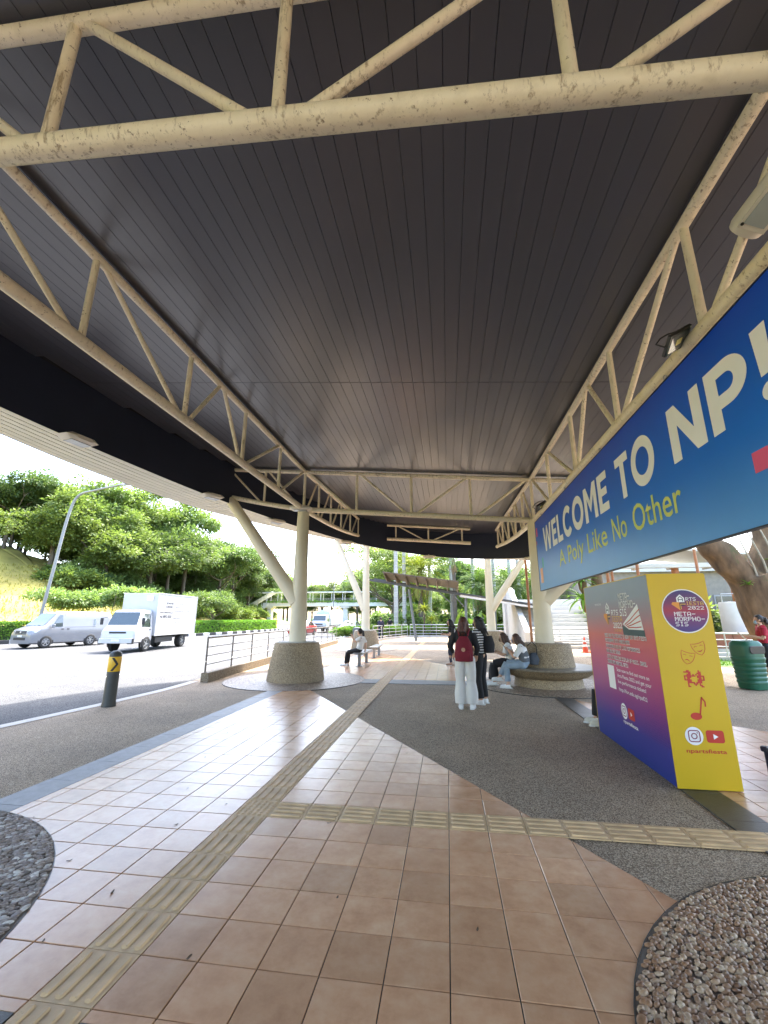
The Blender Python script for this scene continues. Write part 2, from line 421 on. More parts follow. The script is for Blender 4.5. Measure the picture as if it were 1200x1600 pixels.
# --- stone bands -------------------------------------------------
def band(x0, x1, y0, y1, m, step, name='stone_slab'):
    par = link(bpy.data.objects.new('paving_band', MB().add([(x0, y0, -.006), (x1, y0, -.006), (x1, y1, -.006), (x0, y1, -.006)], [(0, 1, 2, 3)]).mesh('paving_band', grout_m)))
    par['kind'] = 'structure'
    along = (y1 - y0) > (x1 - x0); L_ = (y1 - y0) if along else (x1 - x0); n = max(1, round(L_ / step)); st = L_ / n
    me = None
    for i in range(n):
        cx, cy = ((x0 + x1) / 2, y0 + st * (i + .5)) if along else (x0 + st * (i + .5), (y0 + y1) / 2)
        if me is None:
            sz = (x1 - x0 - .003, st - .003, .012) if along else (st - .003, y1 - y0 - .003, .012)
            me = MB().cbox((0, 0, -.006), sz, .002).mesh(name, m)
        put(name, me, par, (cx, cy, .001 + random.uniform(-.0005, .0005)))
band(LX0, LX1, 1.98, CY0, band_m, .6); band(LX0, LX1, CY1, 22.4, band_m, .6)
band(RX0, RX1, 1.98, CY0, dark_band_m, .6)
band(LX1, -1.85, CY0, CY1, band_m, .6); band(-1.54, RX0, CY0, CY1, band_m, .6)
band(LX1, -1.85, 1.52, 1.98, dark_band_m, .6); band(-1.54, RX0, 1.52, 1.98, dark_band_m, .6)
# --- tactile paving ----------------------------------------------
tp = MB().add([(-1.845, 1.2, -.007), (-1.545, 1.2, -.007), (-1.545, 37, -.007), (-1.845, 37, -.007)], [(0, 1, 2, 3)])
tp.add([(-1.545, 3.84, -.0065), (6.5, 3.84, -.0065), (6.5, 4.14, -.0065), (-1.545, 4.14, -.0065)], [(0, 1, 2, 3)])
tact = struct('tactile_path', tp, grout_m)
tb = MB(); tb.cbox((0, 0, -.004), (.296, .296, .010), .002)
for k in range(4):
    x = -.108 + .072 * k
    prof = [(-.019, 0), (-.013, .0085), (.013, .0085), (.019, 0)]
    yy = .132
    rings = [[(x + q[0] * s_, y, q[1] * s2 + .001) for q in prof] for y, s_, s2 in ((-yy, .55, .1), (-yy + .012, 1, 1), (yy - .012, 1, 1), (yy, .55, .1))]
    tb.loft(rings, caps=False, closed=False)
bar_me = tb.mesh('tactile_tile', tact_m, smooth=30)
db = MB(); db.cbox((0, 0, -.004), (.296, .296, .010), .002)
for i in range(6):
    for j in range(6):
        db.lathe([(.0165, .0005), (.0155, .003), (.011, .0058), (.004, .0064)], 10, (-.122 + .0488 * i, -.122 + .0488 * j, .0008))
dot_me = db.mesh('tactile_tile', tact_m, smooth=30)
y = 1.44 - .0
for k in range(116):
    yy = 1.44 + .3 * k
    if abs(yy - 3.84) < .02: put('tactile_tile', dot_me, tact, (-1.695, yy + .15, 0))
    else: put('tactile_tile', bar_me, tact, (-1.695, yy + .15, random.uniform(0, .0008)))
for k in range(26): put('tactile_tile', bar_me, tact, (-1.395 + .3 * k, 3.99, random.uniform(0, .0008)), (0, 0, R(90)))
# --- pebble rounds -----------------------------------------------
pebbed_m = pm('pebble_mortar', (.17, .14, .11), .9, vs_=30, bs_=60)
def mat_pebble(name, stops):
    m, nt, bs, N, L = new_mat(name)
    oi = N.new('ShaderNodeObjectInfo'); ge = N.new('ShaderNodeNewGeometry')
    f = mathn(nt, 'FRACT', mathn(nt, 'ADD', oi.outputs['Random'], ge.outputs['Random Per Island']))
    c1 = ramp(nt, f, stops); v = ge.outputs['Position']
    c1 = mixc(nt, 1.0, c1, ramp(nt, noise_n(nt, v, 70, 4), [(.3, (.75, .75, .75)), (.7, (1.1, 1.1, 1.1))]), 'MULTIPLY')
    L.new(c1, bs.inputs['Base Color']); bs.inputs['Roughness'].default_value = .45; bs.inputs['Specular IOR Level'].default_value = .4
    return m
peb_warm = mat_pebble('river_pebble_warm', [(0, (.17, .085, .045)), (.25, (.33, .18, .09)), (.5, (.24, .15, .095)), (.7, (.48, .34, .21)), (.88, (.40, .25, .14)), (1, (.48, .37, .25))])
peb_cool = mat_pebble('river_pebble_cool', [(0, (.14, .11, .09)), (.3, (.32, .25, .20)), (.6, (.25, .20, .18)), (.85, (.52, .47, .42)), (1, (.7, .66, .6))])
def pebble_mesh(seed, m, sub=2):
    bm = bmesh.new(); bmesh.ops.create_icosphere(bm, subdivisions=sub, radius=1)
    for v in bm.verts:
        v.co = v.co * (1 + .16 * noise.noise(v.co * 1.1 + Vector((seed * 3.1, 0, 0))))
    me = bpy.data.meshes.new('pebble'); bm.to_mesh(me); bm.free()
    me.polygons.foreach_set('use_smooth', [True] * len(me.polygons)); me.materials.append(m); return me
fan_peb = mat_aggregate('pebble_wash', ((.20, .13, .09), (.36, .26, .18), (.58, .48, .36)), 34, .5, 1.0)
def pebble_round(cx, cy, rad, vis, m, size=.0205):
    o = MB().add([(cx + rad * math.cos(t * math.pi / 36), cy + rad * math.sin(t * math.pi / 36), .003) for t in range(72)], [tuple(range(72))]).build('pebble_round', fan_peb if vis is None else pebbed_m, kind='structure')
    rim = MB(); rim.lathe([(rad, -.01), (rad + .006, -.01), (rad + .006, .004), (rad, .005)], 72, (cx, cy, 0)); rim.f = rim.f[:-2]; rim.m = rim.m[:-2]
    rim.build('edge_trim', dark_band_m, o, smooth=30)
    if vis is None: return
    pts = []; rng = random.Random(int(cx * 100)); tries = 0; grid = {}
    while tries < 100000:
        tries += 1
        a = rng.uniform(0, 2 * math.pi); r_ = (rad - .02) * math.sqrt(rng.random()); x, y = cx + r_ * math.cos(a), cy + r_ * math.sin(a)
        if not vis(x, y): continue
        k = (int(x / .04), int(y / .04)); ok = True
        for i in (-1, 0, 1):
            for j in (-1, 0, 1):
                for q in grid.get((k[0] + i, k[1] + j), ()):
                    dx, dy = x - q[0], y - q[1]
                    u = dx * .72 + dy * .69; w = -dx * .69 + dy * .72         # pebbles lie roughly aligned
                    if (u / 1.35) ** 2 + (w / .78) ** 2 < (size * 1.04) ** 2: ok = False; break
                if not ok: break
            if not ok: break
        if ok: grid.setdefault(k, []).append((x, y)); pts.append((x, y))
    pts.sort(key=lambda p: math.hypot(*p))
    mes = [pebble_mesh(s_, m) for s_ in range(5)]
    lo = [pebble_mesh(s_ + 9, m, 1) for s_ in range(4)]
    st = MB()
    for i, (x, y) in enumerate(pts):
        s_ = rng.uniform(.8, 1.2); rot = R(44) + rng.gauss(0, .34)
        sc3 = (size * 1.16 * s_ * rng.uniform(.85, 1.2), size * .80 * s_ * rng.uniform(.85, 1.15), size * .42 * s_)
        if i < 300: put('pebble', rng.choice(mes), o, (x, y, .006 + rng.uniform(-.002, .004)), (rng.gauss(0, .12), rng.gauss(0, .12), rot), sc3)
        else:
            Mx = Matrix.Translation((x, y, .006 + rng.uniform(-.002, .003))) @ Matrix.Rotation(rot, 4, 'Z') @ Matrix.Diagonal((*sc3, 1))
            me = rng.choice(lo); st.add([Mx @ v.co for v in me.vertices], [tuple(p.vertices) for p in me.polygons])
    if st.v: st.build('pebble_field', m, o, smooth=180, kind='stuff')
pebble_round(2.42, 1.76, 1.8, lambda x, y: y > 1.9 and x < 2.45, peb_warm)
pebble_round(-4.1, 1.76, 1.87, lambda x, y: y > 1.9 and x > -3.75, peb_cool)
pebble_round(-4.1, 11.65, 1.85, None, None); pebble_round(2.42, 11.65, 1.8, None, None); pebble_round(-4.4, 23.3, 1.7, None, None); pebble_round(2.25, 23.3, 1.7, None, None)
# ================================================================ THE CANOPY
ceil_m = mat_ceiling()
bulk_m = pm('navy_bulkhead', (.015, .019, .038), .55, var=.15, vs_=1.0, spec=.3)
soff_m = pm('cream_soffit', (.60, .57, .48), .45, var=.06, vs_=1.2, rand=.05)
void_m = pm('dark_void', (.012, .011, .011), .9)
roof_m = pm('roof_sheet', (.35, .34, .32), .5, vs_=.8)
pebdash_m = mat_aggregate('pebbledash', ((.24, .165, .095), (.40, .30, .18), (.54, .43, .28)), 95, .7, .5)
SL = -.085
def zc(x): return 5.42 + SL * (x - 2.42)       # ceiling plane
def zt(x): return zc(x) - .085                 # top chord axis
def zb(x): return 4.17 + SL * (x - 2.42)       # bottom chord axis
def zk(x): return 4.22 + SL * (x - 2.42)       # bulkhead foot
BULK = [(-7.3, -9), (-7.35, -2), (-7.35, 3), (-7.3, 5.6), (-7.05, 8.1), (-6.6, 10.7), (-5.7, 13.75), (-4.05, 17.3), (-2.2, 19.3), (.1, 20.35), (2.2, 19.8), (3.95, 18.3), (5.2, 16), (6.0, 13), (6.3, 9), (6.3, 3), (6.25, -9)]
OUTR = [(-8.7, -9), (-8.75, -2), (-8.75, 3), (-8.75, 6), (-8.75, 9.0), (-8.0, 12.6), (-6.5, 15.0), (-4.3, 17.7), (-2.25, 19.5), (.1, 20.6), (2.35, 20.1), (4.5, 19.2), (6.3, 17.2), (7.3, 13.6), (7.7, 9), (7.7, 3), (7.65, -9)]
bk = spline(BULK, 8); ou = spline(OUTR, 8)
CAN = (-.85, 11.65, 0)
canopy = empty('bus_stop_canopy', CAN, label='large curved canopy with cream tube trusses and dark strip ceiling over the walkway', cat='canopy')
# ceiling strips, clipped to the bulkhead curve
def yrange(x):
    ys = []
    for a, b in zip(bk, bk[1:]):
        if (a.x - x) * (b.x - x) <= 0 and a.x != b.x: ys.append(a.y + (b.y - a.y) * (x - a.x) / (b.x - a.x))
    far = [q for q in ys if q > 0]
    return max(far) if far else None
deck = MB()
dk = [(p.x, p.y) for p in bk]
deck.add([(x, y, zc(x) + .035) for x, y in dk], [tuple(range(len(dk)))])
ceiling = deck.build('ceiling', void_m, canopy); WL[ceiling.name] = Vector(CAN)
PW = .19; x = -7.30; sh = R(-.0)
tilt = math.atan(SL)
while x < 6.2:
    xa, xb = x, x + PW; yf = min([q for q in (yrange(xa + .01), yrange(xb - .01)) if q] or [0])
    segs = [(-8.9, -3.2), (-3.2, 6.72), (6.72, 16.6), (16.6, 30)]
    for (ya, yb) in segs:
        yb2 = min(yb, yf + .06)
        if yb2 - ya < .15: continue
        mb = MB(); e = .0035; ya += .006; yb2 -= .006
        def q(xx, dz, yy): return (xx, yy, zc(xx) + dz)
        pr = [(xa + .0005, .03), (xa + .001, .004), (xa + e, 0), (xb - e, 0), (xb - .0022, .003), (xb - .0022, .03)]
        mb.loft([[q(px, dz, yy) for px, dz in pr] for yy in (ya, yb2)], caps=True)
        # outward faces downwards; order is irrelevant for solid strips
        mb.build('ceiling_strip', ceil_m, ceiling)
    x += PW
# bulkhead
bh = MB(); n = len(bk)
bh.add([(p.x, p.y, zk(p.x)) for p in bk] + [(p.x, p.y, zc(p.x) + .06) for p in bk], [(i, i + 1, n + i + 1, n + i) for i in range(n - 1)])
bh.build('bulkhead', bulk_m, canopy, smooth=60)
# soffit boards following the curve, between bulkhead foot and outer edge
def zo(x): return zk(x) + .03
NB = 7
for k in range(NB):
    a, b = k / NB, (k + 1) / NB
    mb = MB(); A = []; B = []
    for p, q in zip(bk, ou):
        for L_, t in ((A, a + .010), (B, b - .010)):
            r_ = p.lerp(q, t); L_.append((r_.x, r_.y, lerp(zk(p.x), zo(q.x), t) - (.0 if 1 else 0)))
    mb.add(A + B + [(v[0], v[1], v[2] + .02) for v in A] + [(v[0], v[1], v[2] + .02) for v in B],
           [(i, i + 1, n + i + 1, n + i) for i in range(n - 1)] + [(2 * n + i, i, i + 1, 2 * n + i + 1)[::-1] for i in range(n - 1)] + [(n + i, 3 * n + i, 3 * n + i + 1, n + i + 1)[::-1] for i in range(n - 1)])
    mb.build('soffit_board', soff_m, canopy, smooth=30)
sb = MB(); A = [(p.x, p.y, zk(p.x) + .012) for p in bk]; B = [(p.x, p.y, zo(p.x) + .012) for p in ou]
sb.add(A + B, [(i, i + 1, n + i + 1, n + i) for i in range(n - 1)]); sb.build('soffit_backing', void_m, canopy)
ro = MB(); A = [(p.x, p.y, zo(p.x) - .01) for p in ou]; B = [(p.x, p.y, zo(p.x) + .10) for p in ou]
C = [(p.x, p.y, zc(p.x) + .30) for p in bk]
ro.add(A + B + C, [(i, i + 1, n + i + 1, n + i) for i in range(n - 1)] + [(n + i, n + i + 1, 2 * n + i + 1, 2 * n + i) for i in range(n - 1)] + [tuple(range(2 * n, 3 * n))])
ro.build('roof', roof_m, canopy, smooth=30)

# trusses
RT, RB, RW = .058, .075, .036
def member(par, a, b, r, name='web_member', nn=14, flat=1):
    return MB().tube([a, b], r, nn).build(name, paint_m, par, smooth=50)
def long_truss(X):
    t = empty('long_truss', (0, 0, 0), parent=canopy); WL[t.name] = Vector(CAN)
    MB().tube([(X, -8.2, zt(X)), (X, 11.65, zt(X))], RT, 18).build('top_chord', paint_m, t, smooth=50)
    MB().tube([(X, -8.2, zb(X)), (X, 11.65, zb(X))], RB, 20).build('bottom_chord', paint_m, t, smooth=50)
    Y = [1.76, 3.72, 5.72, 7.72, 9.68, 11.65]
    T = lambda y: (X, y, zt(X)); B = lambda y: (X, y, zb(X))
    for y in Y: member(t, T(y), B(y), RW * 1.12)
    for a, b in ((1.76 + .1, 3.72 - .1), (3.72 + .1, 5.72 - .1), (6.72 - .05, 5.72 + .1), (6.72 + .05, 7.72 - .1), (9.68 - .1, 7.72 + .1), (11.65 - .1, 9.68 + .1)):
        member(t, T(a), B(b), RW)
    for y in (-.2, -2.2, -4.2, -6.2): member(t, T(y), B(y), RW * 1.12); member(t, T(y), B(y + 1.9), RW)
    return t
long_truss(-4.1); long_truss(2.42)
def cross_truss(Y):
    t = empty('cross_truss', (0, 0, 0), parent=canopy); WL[t.name] = Vector(CAN)
    T = lambda x: (x, Y, zt(x)); B = lambda x: (x, Y, zb(x))
    MB().tube([T(-4.1), T(2.42)], RT, 18).build('top_chord', paint_m, t, smooth=50)
    MB().tube([B(-4.1), B(2.42)], RB, 20).build('bottom_chord', paint_m, t, smooth=50)
    for x in (-2.5, -.9, .76): member(t, T(x), B(x), RW * 1.12)
    for a, b in ((-4.0, -2.6), (-2.42, -1.0), (.68, -.8), (2.32, .86)): member(t, T(a), B(b), RW)
cross_truss(1.76); cross_truss(11.65)
def stub(name, A0, A1, B0, B1, sag, nweb, par=canopy, r=1.0):
    """a tapering truss end: top chord A0-A1, bottom chord B0-B1 curving upwards"""
    t = empty(name, (0, 0, 0), parent=par); WL[t.name] = Vector(CAN)
    A0, A1, B0, B1 = map(Vector, (A0, A1, B0, B1)); d = (A1 - A0).normalized()
    bot = lambda s: B0.lerp(B1, s) - Vector((0, 0, sag * math.sin(math.pi * s)))
    MB().tube([A0, A1 + d * .1], RT * r, 16).build('top_chord', paint_m, t, smooth=50)
    MB().tube([bot(k / 10) for k in range(11)] + [B1 + d * .1], RB * r * .9, 18).build('bottom_chord', paint_m, t, smooth=50)
    for k in range(1, nweb + 1):
        s = k / nweb * .95; a = A0.lerp(A1, s); member(t, a, bot(s), RW * r)
        s0 = (k - 1) / nweb * .95 + .03; member(t, A0.lerp(A1, s - .03), bot(s0), RW * .85 * r)
    return t
def T3(x, y): return (x, y, zt(x))
def B3(x, y): return (x, y, zb(x))
for Y in (1.76, 11.65):
    stub('cantilever_truss', T3(-4.1, Y), T3(-6.75 if Y > 5 else -7.2, Y), B3(-4.1, Y), (-6.75 if Y > 5 else -7.2, Y, 5.28), .03, 2)
    stub('cantilever_truss', T3(2.42, Y), T3(6.0, Y), B3(2.42, Y), (6.0, Y, 4.5), .03, 2)
stub('end_truss', T3(-4.1, 11.65), (-3.72, 18.1, zt(-3.72)), B3(-4.1, 11.65), (-3.72, 18.1, 5.14), .10, 5)
stub('end_truss', T3(2.42, 11.65), (2.25, 18.6, zt(2.25)), B3(2.42, 11.65), (2.25, 18.6, 4.62), .10, 5)
t = empty('end_cross_truss', (0, 0, 0), parent=canopy); WL[t.name] = Vector(CAN)
YY = 18.9; xs = (-2.45, 1.0); ztx = lambda x: zt(x) + .02; zbx = lambda x: zt(x) - .62
MB().tube([(xs[0] - .15, YY, ztx(xs[0])), (xs[1] + .15, YY, ztx(xs[1]))], RT, 14).build('top_chord', paint_m, t, smooth=50)
MB().tube([(xs[0] - .15, YY, zbx(xs[0])), (xs[1] + .15, YY, zbx(xs[1]))], RB, 14).build('bottom_chord', paint_m, t, smooth=50)
for x in (-2.2, -.72, .78): member(t, (x, YY, ztx(x)), (x, YY, zbx(x)), RW)
member(t, (-2.15, YY, ztx(-2.15)), (-.85, YY, zbx(-.85)), RW * .85); member(t, (.7, YY, ztx(.7)), (-.6, YY, zbx(-.6)), RW * .85)
# columns with pedestals and raking struts
def column(x, y, top, side, sx, stop, par=canopy, ped=True, off=None):
    c = MB(); zs = [.85, 1.6, 2.4, 3.2, 4.0, top]; rs = [.235, .222, .208, .193, .180, .165]
    c.tube([(x, y, z) for z in zs], rs, 28)
    o = c.build('column', paint_c, par, smooth=50); WL[o.name] = WL[par.name]
    s = MB(); a = Vector((x + side * .06, y, 2.05)); b = Vector((x + side * sx, y, stop))
    s.tube([a, a.lerp(b, .12), a.lerp(b, .5), b], [.215, .20, .175, .15], 24)
    s.build('raking_strut', paint_c, o, smooth=50)
    if ped:
        p = MB(); p.lathe([(.77, -.02), (.765, .02), (.735, .25), (.69, .5), (.63, .8), (.605, .93), (.585, .962), (.55, .97)], 48, (x, y, 0))
        p.build('pedestal', pebdash_m, o, smooth=40)
        k = MB(); k.lathe([(.53, .955), (.53, .985), (.2, .985)], 48, (x, y, 0)); k.build('pedestal_cap', conc_m, o, smooth=30)
    else:
        p = MB(); p.lathe([(.68, .40), (.66, .5), (.625, .8), (.60, .96), (.57, .995), (.22, 1.0)], 48, (x, y, 0)); p.build('pedestal', pebdash_m, o, smooth=40)
    return o
paint_c = pm('column_paint', (.66, .59, .45), .45, var=.06, vs_=1.5, dirt=((.42, .36, .26), 5, .30))
for Y in (11.65, 1.76):
    column(-4.1, Y, zb(-4.1), -1, 2.35, 5.12, ped=True)
    column(2.42, Y, zb(2.42), 1, 2.6, 4.32, ped=False)
# round bench of the right column
def round_bench(x, y, label):
    e = empty('round_bench', (x, y, 0), label=label, cat='bench', group='round benches at the right columns')
    MB().lathe([(.82, 0), (.81, .03), (.79, .16), (.80, .2)], 56, (x, y, 0)).build('base', pebdash_m, e, smooth=40)
    MB().lathe([(.80, .198), (.93, .24), (1.05, .32), (1.12, .40), (1.13, .405), (.7, .405)], 56, (x, y, 0)).build('bowl', pebdash_m, e, smooth=40)
    MB().lathe([(1.13, .404), (1.145, .412), (1.15, .435), (1.14, .452), (.68, .455)], 56, (x, y, 0)).build('seat_ring', pm('seat_terrazzo', (.20, .17, .13), .4, vs_=20, var=.25), e, smooth=40)
round_bench(2.42, 11.65, 'round pebble-finish bench around the right cream column, two women sitting on it')
# unseen roof added on the far pair of columns, deepened to shade them
rear = empty('rear_columns_added_roof', (-1, 23.3, 0), label='two cream rear columns with raking struts under an added, unseen roof deepened for shade', cat='canopy')
rr = MB(); zr = lambda x: 5.85 + SL * (x - 2.42)
pp = [(-7.2, 22.2), (-6.9, 26.2), (-4, 27.4), (1.5, 27.4), (5, 26.6), (5.6, 22.2), (3, 21.7), (-5, 21.7)]
rr.add([(a, b, zr(a)) for a, b in pp] + [(a, b, zr(a) + .3) for a, b in pp], [tuple(reversed(range(8))), tuple(range(8, 16))] + [(i, (i + 1) % 8, 8 + (i + 1) % 8, 8 + i) for i in range(8)])
rr.build('roof', roof_m, rear)
column(-4.4, 23.3, zr(-4.4), -1, 1.75, 5.95, par=rear); column(2.25, 23.3, zr(2.25), 1, 2.35, 5.35, par=rear)
# ================================================================ LETTERING
def place_text(parent, s, origin, right, up, width, height, mat, name='lettering', bold=0.0, align='LEFT', font_h=.70, depth=.0, **kw):
    cu = bpy.data.curves.new(name, 'FONT'); cu.body = s; cu.size = 1; cu.offset = bold; cu.align_x = align; cu.resolution_u = 3
    tmp = bpy.data.objects.new(name, cu); COL.objects.link(tmp)
    dg = bpy.context.evaluated_depsgraph_get(); me = bpy.data.meshes.new_from_object(tmp.evaluated_get(dg))
    bpy.data.objects.remove(tmp); 
    xs = [v.co.x for v in me.vertices]; x0, x1 = min(xs), max(xs)
    right, up, origin = Vector(right), Vector(up), Vector(origin)
    sx = width / (x1 - x0); sy = height / font_h
    w = WL.get(parent.name, Vector())
    for v in me.vertices: v.co = origin + right * ((v.co.x - x0) * sx) + up * (v.co.y * sy) - w
    me.materials.clear(); me.materials.append(mat)
    return put(name, me, parent, **kw)
PIX = {'A':'0E1111111F1111','B':'1E11111E11111E','C':'0E11101010110E','D':'1E11111111111E','E':'1F10101E10101F','F':'1F10101E101010','G':'0E11101711110F','H':'1111111F111111','I':'0E04040404040E','J':'0702020202120C','K':'11121418141211','L':'1010101010101F','M':'111B1515111111','N':'11191513111111','O':'0E11111111110E','P':'1E11111E101010','Q':'0E11111115120D','R':'1E11111E141211','S':'0F10100E01011E','T':'1F040404040404','U':'1111111111110E','V':'11111111110A04','W':'11111115151B11','X':'11110A040A1111','Y':'1111110A040404','Z':'1F01020408101F','0':'0E11131519110E','2':'0E11010204081F','-':'0000001F000000','!':'04040404040004',"'":'04040800000000',',':'00000000040408','.':'0000000000000C'}
def pixel_text(parent, lines, origin, right, up, px, py, mat, lead=9, name='lettering', fat=.0, gap=1, **kw):
    mb = MB(); right, up, origin = Vector(right), Vector(up), Vector(origin)
    for li, s in enumerate(lines):
        cx = 0
        for ch in s:
            if ch == ' ': cx += 4; continue
            h = PIX.get(ch.upper(), PIX['O'])
            for r_ in range(7):
                row = int(h[2 * r_:2 * r_ + 2], 16); k = 0
                while k < 5:
                    if row >> (4 - k) & 1:
                        e = k
                        while e < 5 and row >> (4 - e) & 1: e += 1
                        a = origin + right * (cx + k - fat / 2) * px - up * (li * lead + r_ + 1 + fat / 2) * py
                        b = right * (e - k + fat) * px; c = up * (1 + fat) * py
                        mb.add([a, a + b, a + b + c, a + c], [(0, 1, 2, 3)]); k = e
                    else: k += 1
            cx += 5 + gap
    return mb.build(name, mat, parent, **kw)
def flat(mb, pts2, origin, right, up, mi=0):
    o, r_, u = Vector(origin), Vector(right), Vector(up)
    mb.add([o + r_ * p[0] + u * p[1] for p in pts2], [tuple(range(len(pts2)))], mi); return mb
def disc2(cx, cy, rx, ry=None, n=40): return [(cx + rx * math.cos(2 * math.pi * k / n), cy + (ry or rx) * math.sin(2 * math.pi * k / n)) for k in range(n)]
def rrect(x0, y0, x1, y1, r, n=5):
    out = []
    for cx, cy, a in ((x1 - r, y0 + r, -90), (x1 - r, y1 - r, 0), (x0 + r, y1 - r, 90), (x0 + r, y0 + r, 180)):
        out += [(cx + r * math.cos(R(a + 90 * k / n)), cy + r * math.sin(R(a + 90 * k / n))) for k in range(n + 1)]
    return out
def stroke(mb, pts2, w, o, r_, u, mi=0, closed=False):
    P = [Vector(p) for p in pts2]; n = len(P); L_, Q = [], []
    for i, p in enumerate(P):
        a = P[i - 1] if (i > 0 or closed) else P[0]; b = P[(i + 1) % n] if (i < n - 1 or closed) else P[-1]
        d = (b - a); d = d.normalized() if d.length > 0 else Vector((1, 0)); nn = Vector((-d.y, d.x)) * w / 2
        L_.append(p + nn); Q.append(p - nn)
    o, r_, u = Vector(o), Vector(r_), Vector(u)
    vs_ = [o + r_ * q.x + u * q.y for q in L_ + Q]
    mb.add(vs_, [(i, (i + 1) % n, n + (i + 1) % n, n + i) for i in range(n if closed else n - 1)], mi); return mb
def grad_mat(name, axis, stops, rough=.45, dots=False):
    m, nt, bs, N, L = new_mat(name); ge = N.new('ShaderNodeNewGeometry')
    sp = N.new('ShaderNodeSeparateXYZ'); L.new(ge.outputs['Position'], sp.inputs[0])
    f = sp.outputs[axis]
    mr = N.new('ShaderNodeMapRange'); mr.inputs[1].default_value = stops[0][0]; mr.inputs[2].default_value = stops[-1][0]; L.new(f, mr.inputs[0])
    a, b = stops[0][0], stops[-1][0]
    c1 = ramp(nt, mr.outputs[0], [((p - a) / (b - a), c) for p, c in stops])
    c1 = mixc(nt, 1.0, c1, ramp(nt, noise_n(nt, ge.outputs['Position'], 1.5), [(.3, (.96, .96, .96)), (.7, (1.03, 1.03, 1.03))]), 'MULTIPLY')
    L.new(c1, bs.inputs['Base Color']); bs.inputs['Roughness'].default_value = rough
    return m
ink_white = pm('print_white', (.82, .83, .85), .5, var=.03); ink_lime = pm('print_lime', (.60, .66, .16), .5, var=.03)
ink_red = pm('print_red', (.50, .035, .02), .5, var=.05); ink_dark = pm('print_dark', (.012, .02, .05), .5)
ink_pink = pm('print_pink', (.70, .10, .22), .5, var=.03); ink_teal = pm('print_teal', (.03, .40, .42), .5, var=.03); ink_peach = pm('print_peach', (.80, .42, .25), .5, var=.03)
ink_orange = pm('print_orange', (.75, .30, .05), .5, var=.04); ink_navy = pm('print_navy', (.02, .03, .22), .5); ink_gold = pm('print_gold', (.70, .45, .08), .5)

# ================================================================ WELCOME BANNER (hangs from the right truss)
BX = 2.35
ban = empty('welcome_banner', (BX, 6.4, 0), label='long blue welcome banner with white and lime lettering hung under the right truss', cat='banner')
bm_ = grad_mat('banner_blue_print', 2, [(2.25, (.085, .32, .74)), (3.0, (.006, .16, .68)), (4.05, (.003, .06, .54))], .38)
MB().cbox((BX + .02, 6.35, 3.145), (.04, 9.8, 1.75), .004).build('panel', bm_, ban)
alu = pm('aluminium', (.45, .45, .45), .35, .8, var=.05)
fr = MB()
for z in (2.265, 4.025): fr.box((BX + .02, 6.35, z), (.05, 9.84, .012))
for y in (1.44, 11.26): fr.box((BX + .02, y, 3.145), (.05, .012, 1.77))
fr.build('panel_frame', pm('dark_trim', (.02, .025, .05), .5), ban)
for y in (10.6, 8.4, 6.4, 4.4, 2.4): MB().box((BX + .035, y, 4.06), (.03, .03, .09)).build('hanger', alu, ban)
Rr, Uu = (0, -1, 0), (0, 0, 1); F0 = BX - .004
def btxt(s, y0, y1, z, h, m, bold): place_text(ban, s, (F0, y0, z), Rr, Uu, y0 - y1, h, m, bold=bold, name='lettering')
def ring_quads(outer, inner): n = len(outer); return [[outer[i], outer[i + 1], inner[i + 1], inner[i]] for i in range(n - 1)]
def arc(cx, cy, rx, ry, a0, a1, n=24): return [(cx + rx * math.cos(R(lerp(a0, a1, k / n))), cy + ry * math.sin(R(lerp(a0, a1, k / n)))) for k in range(n + 1)]
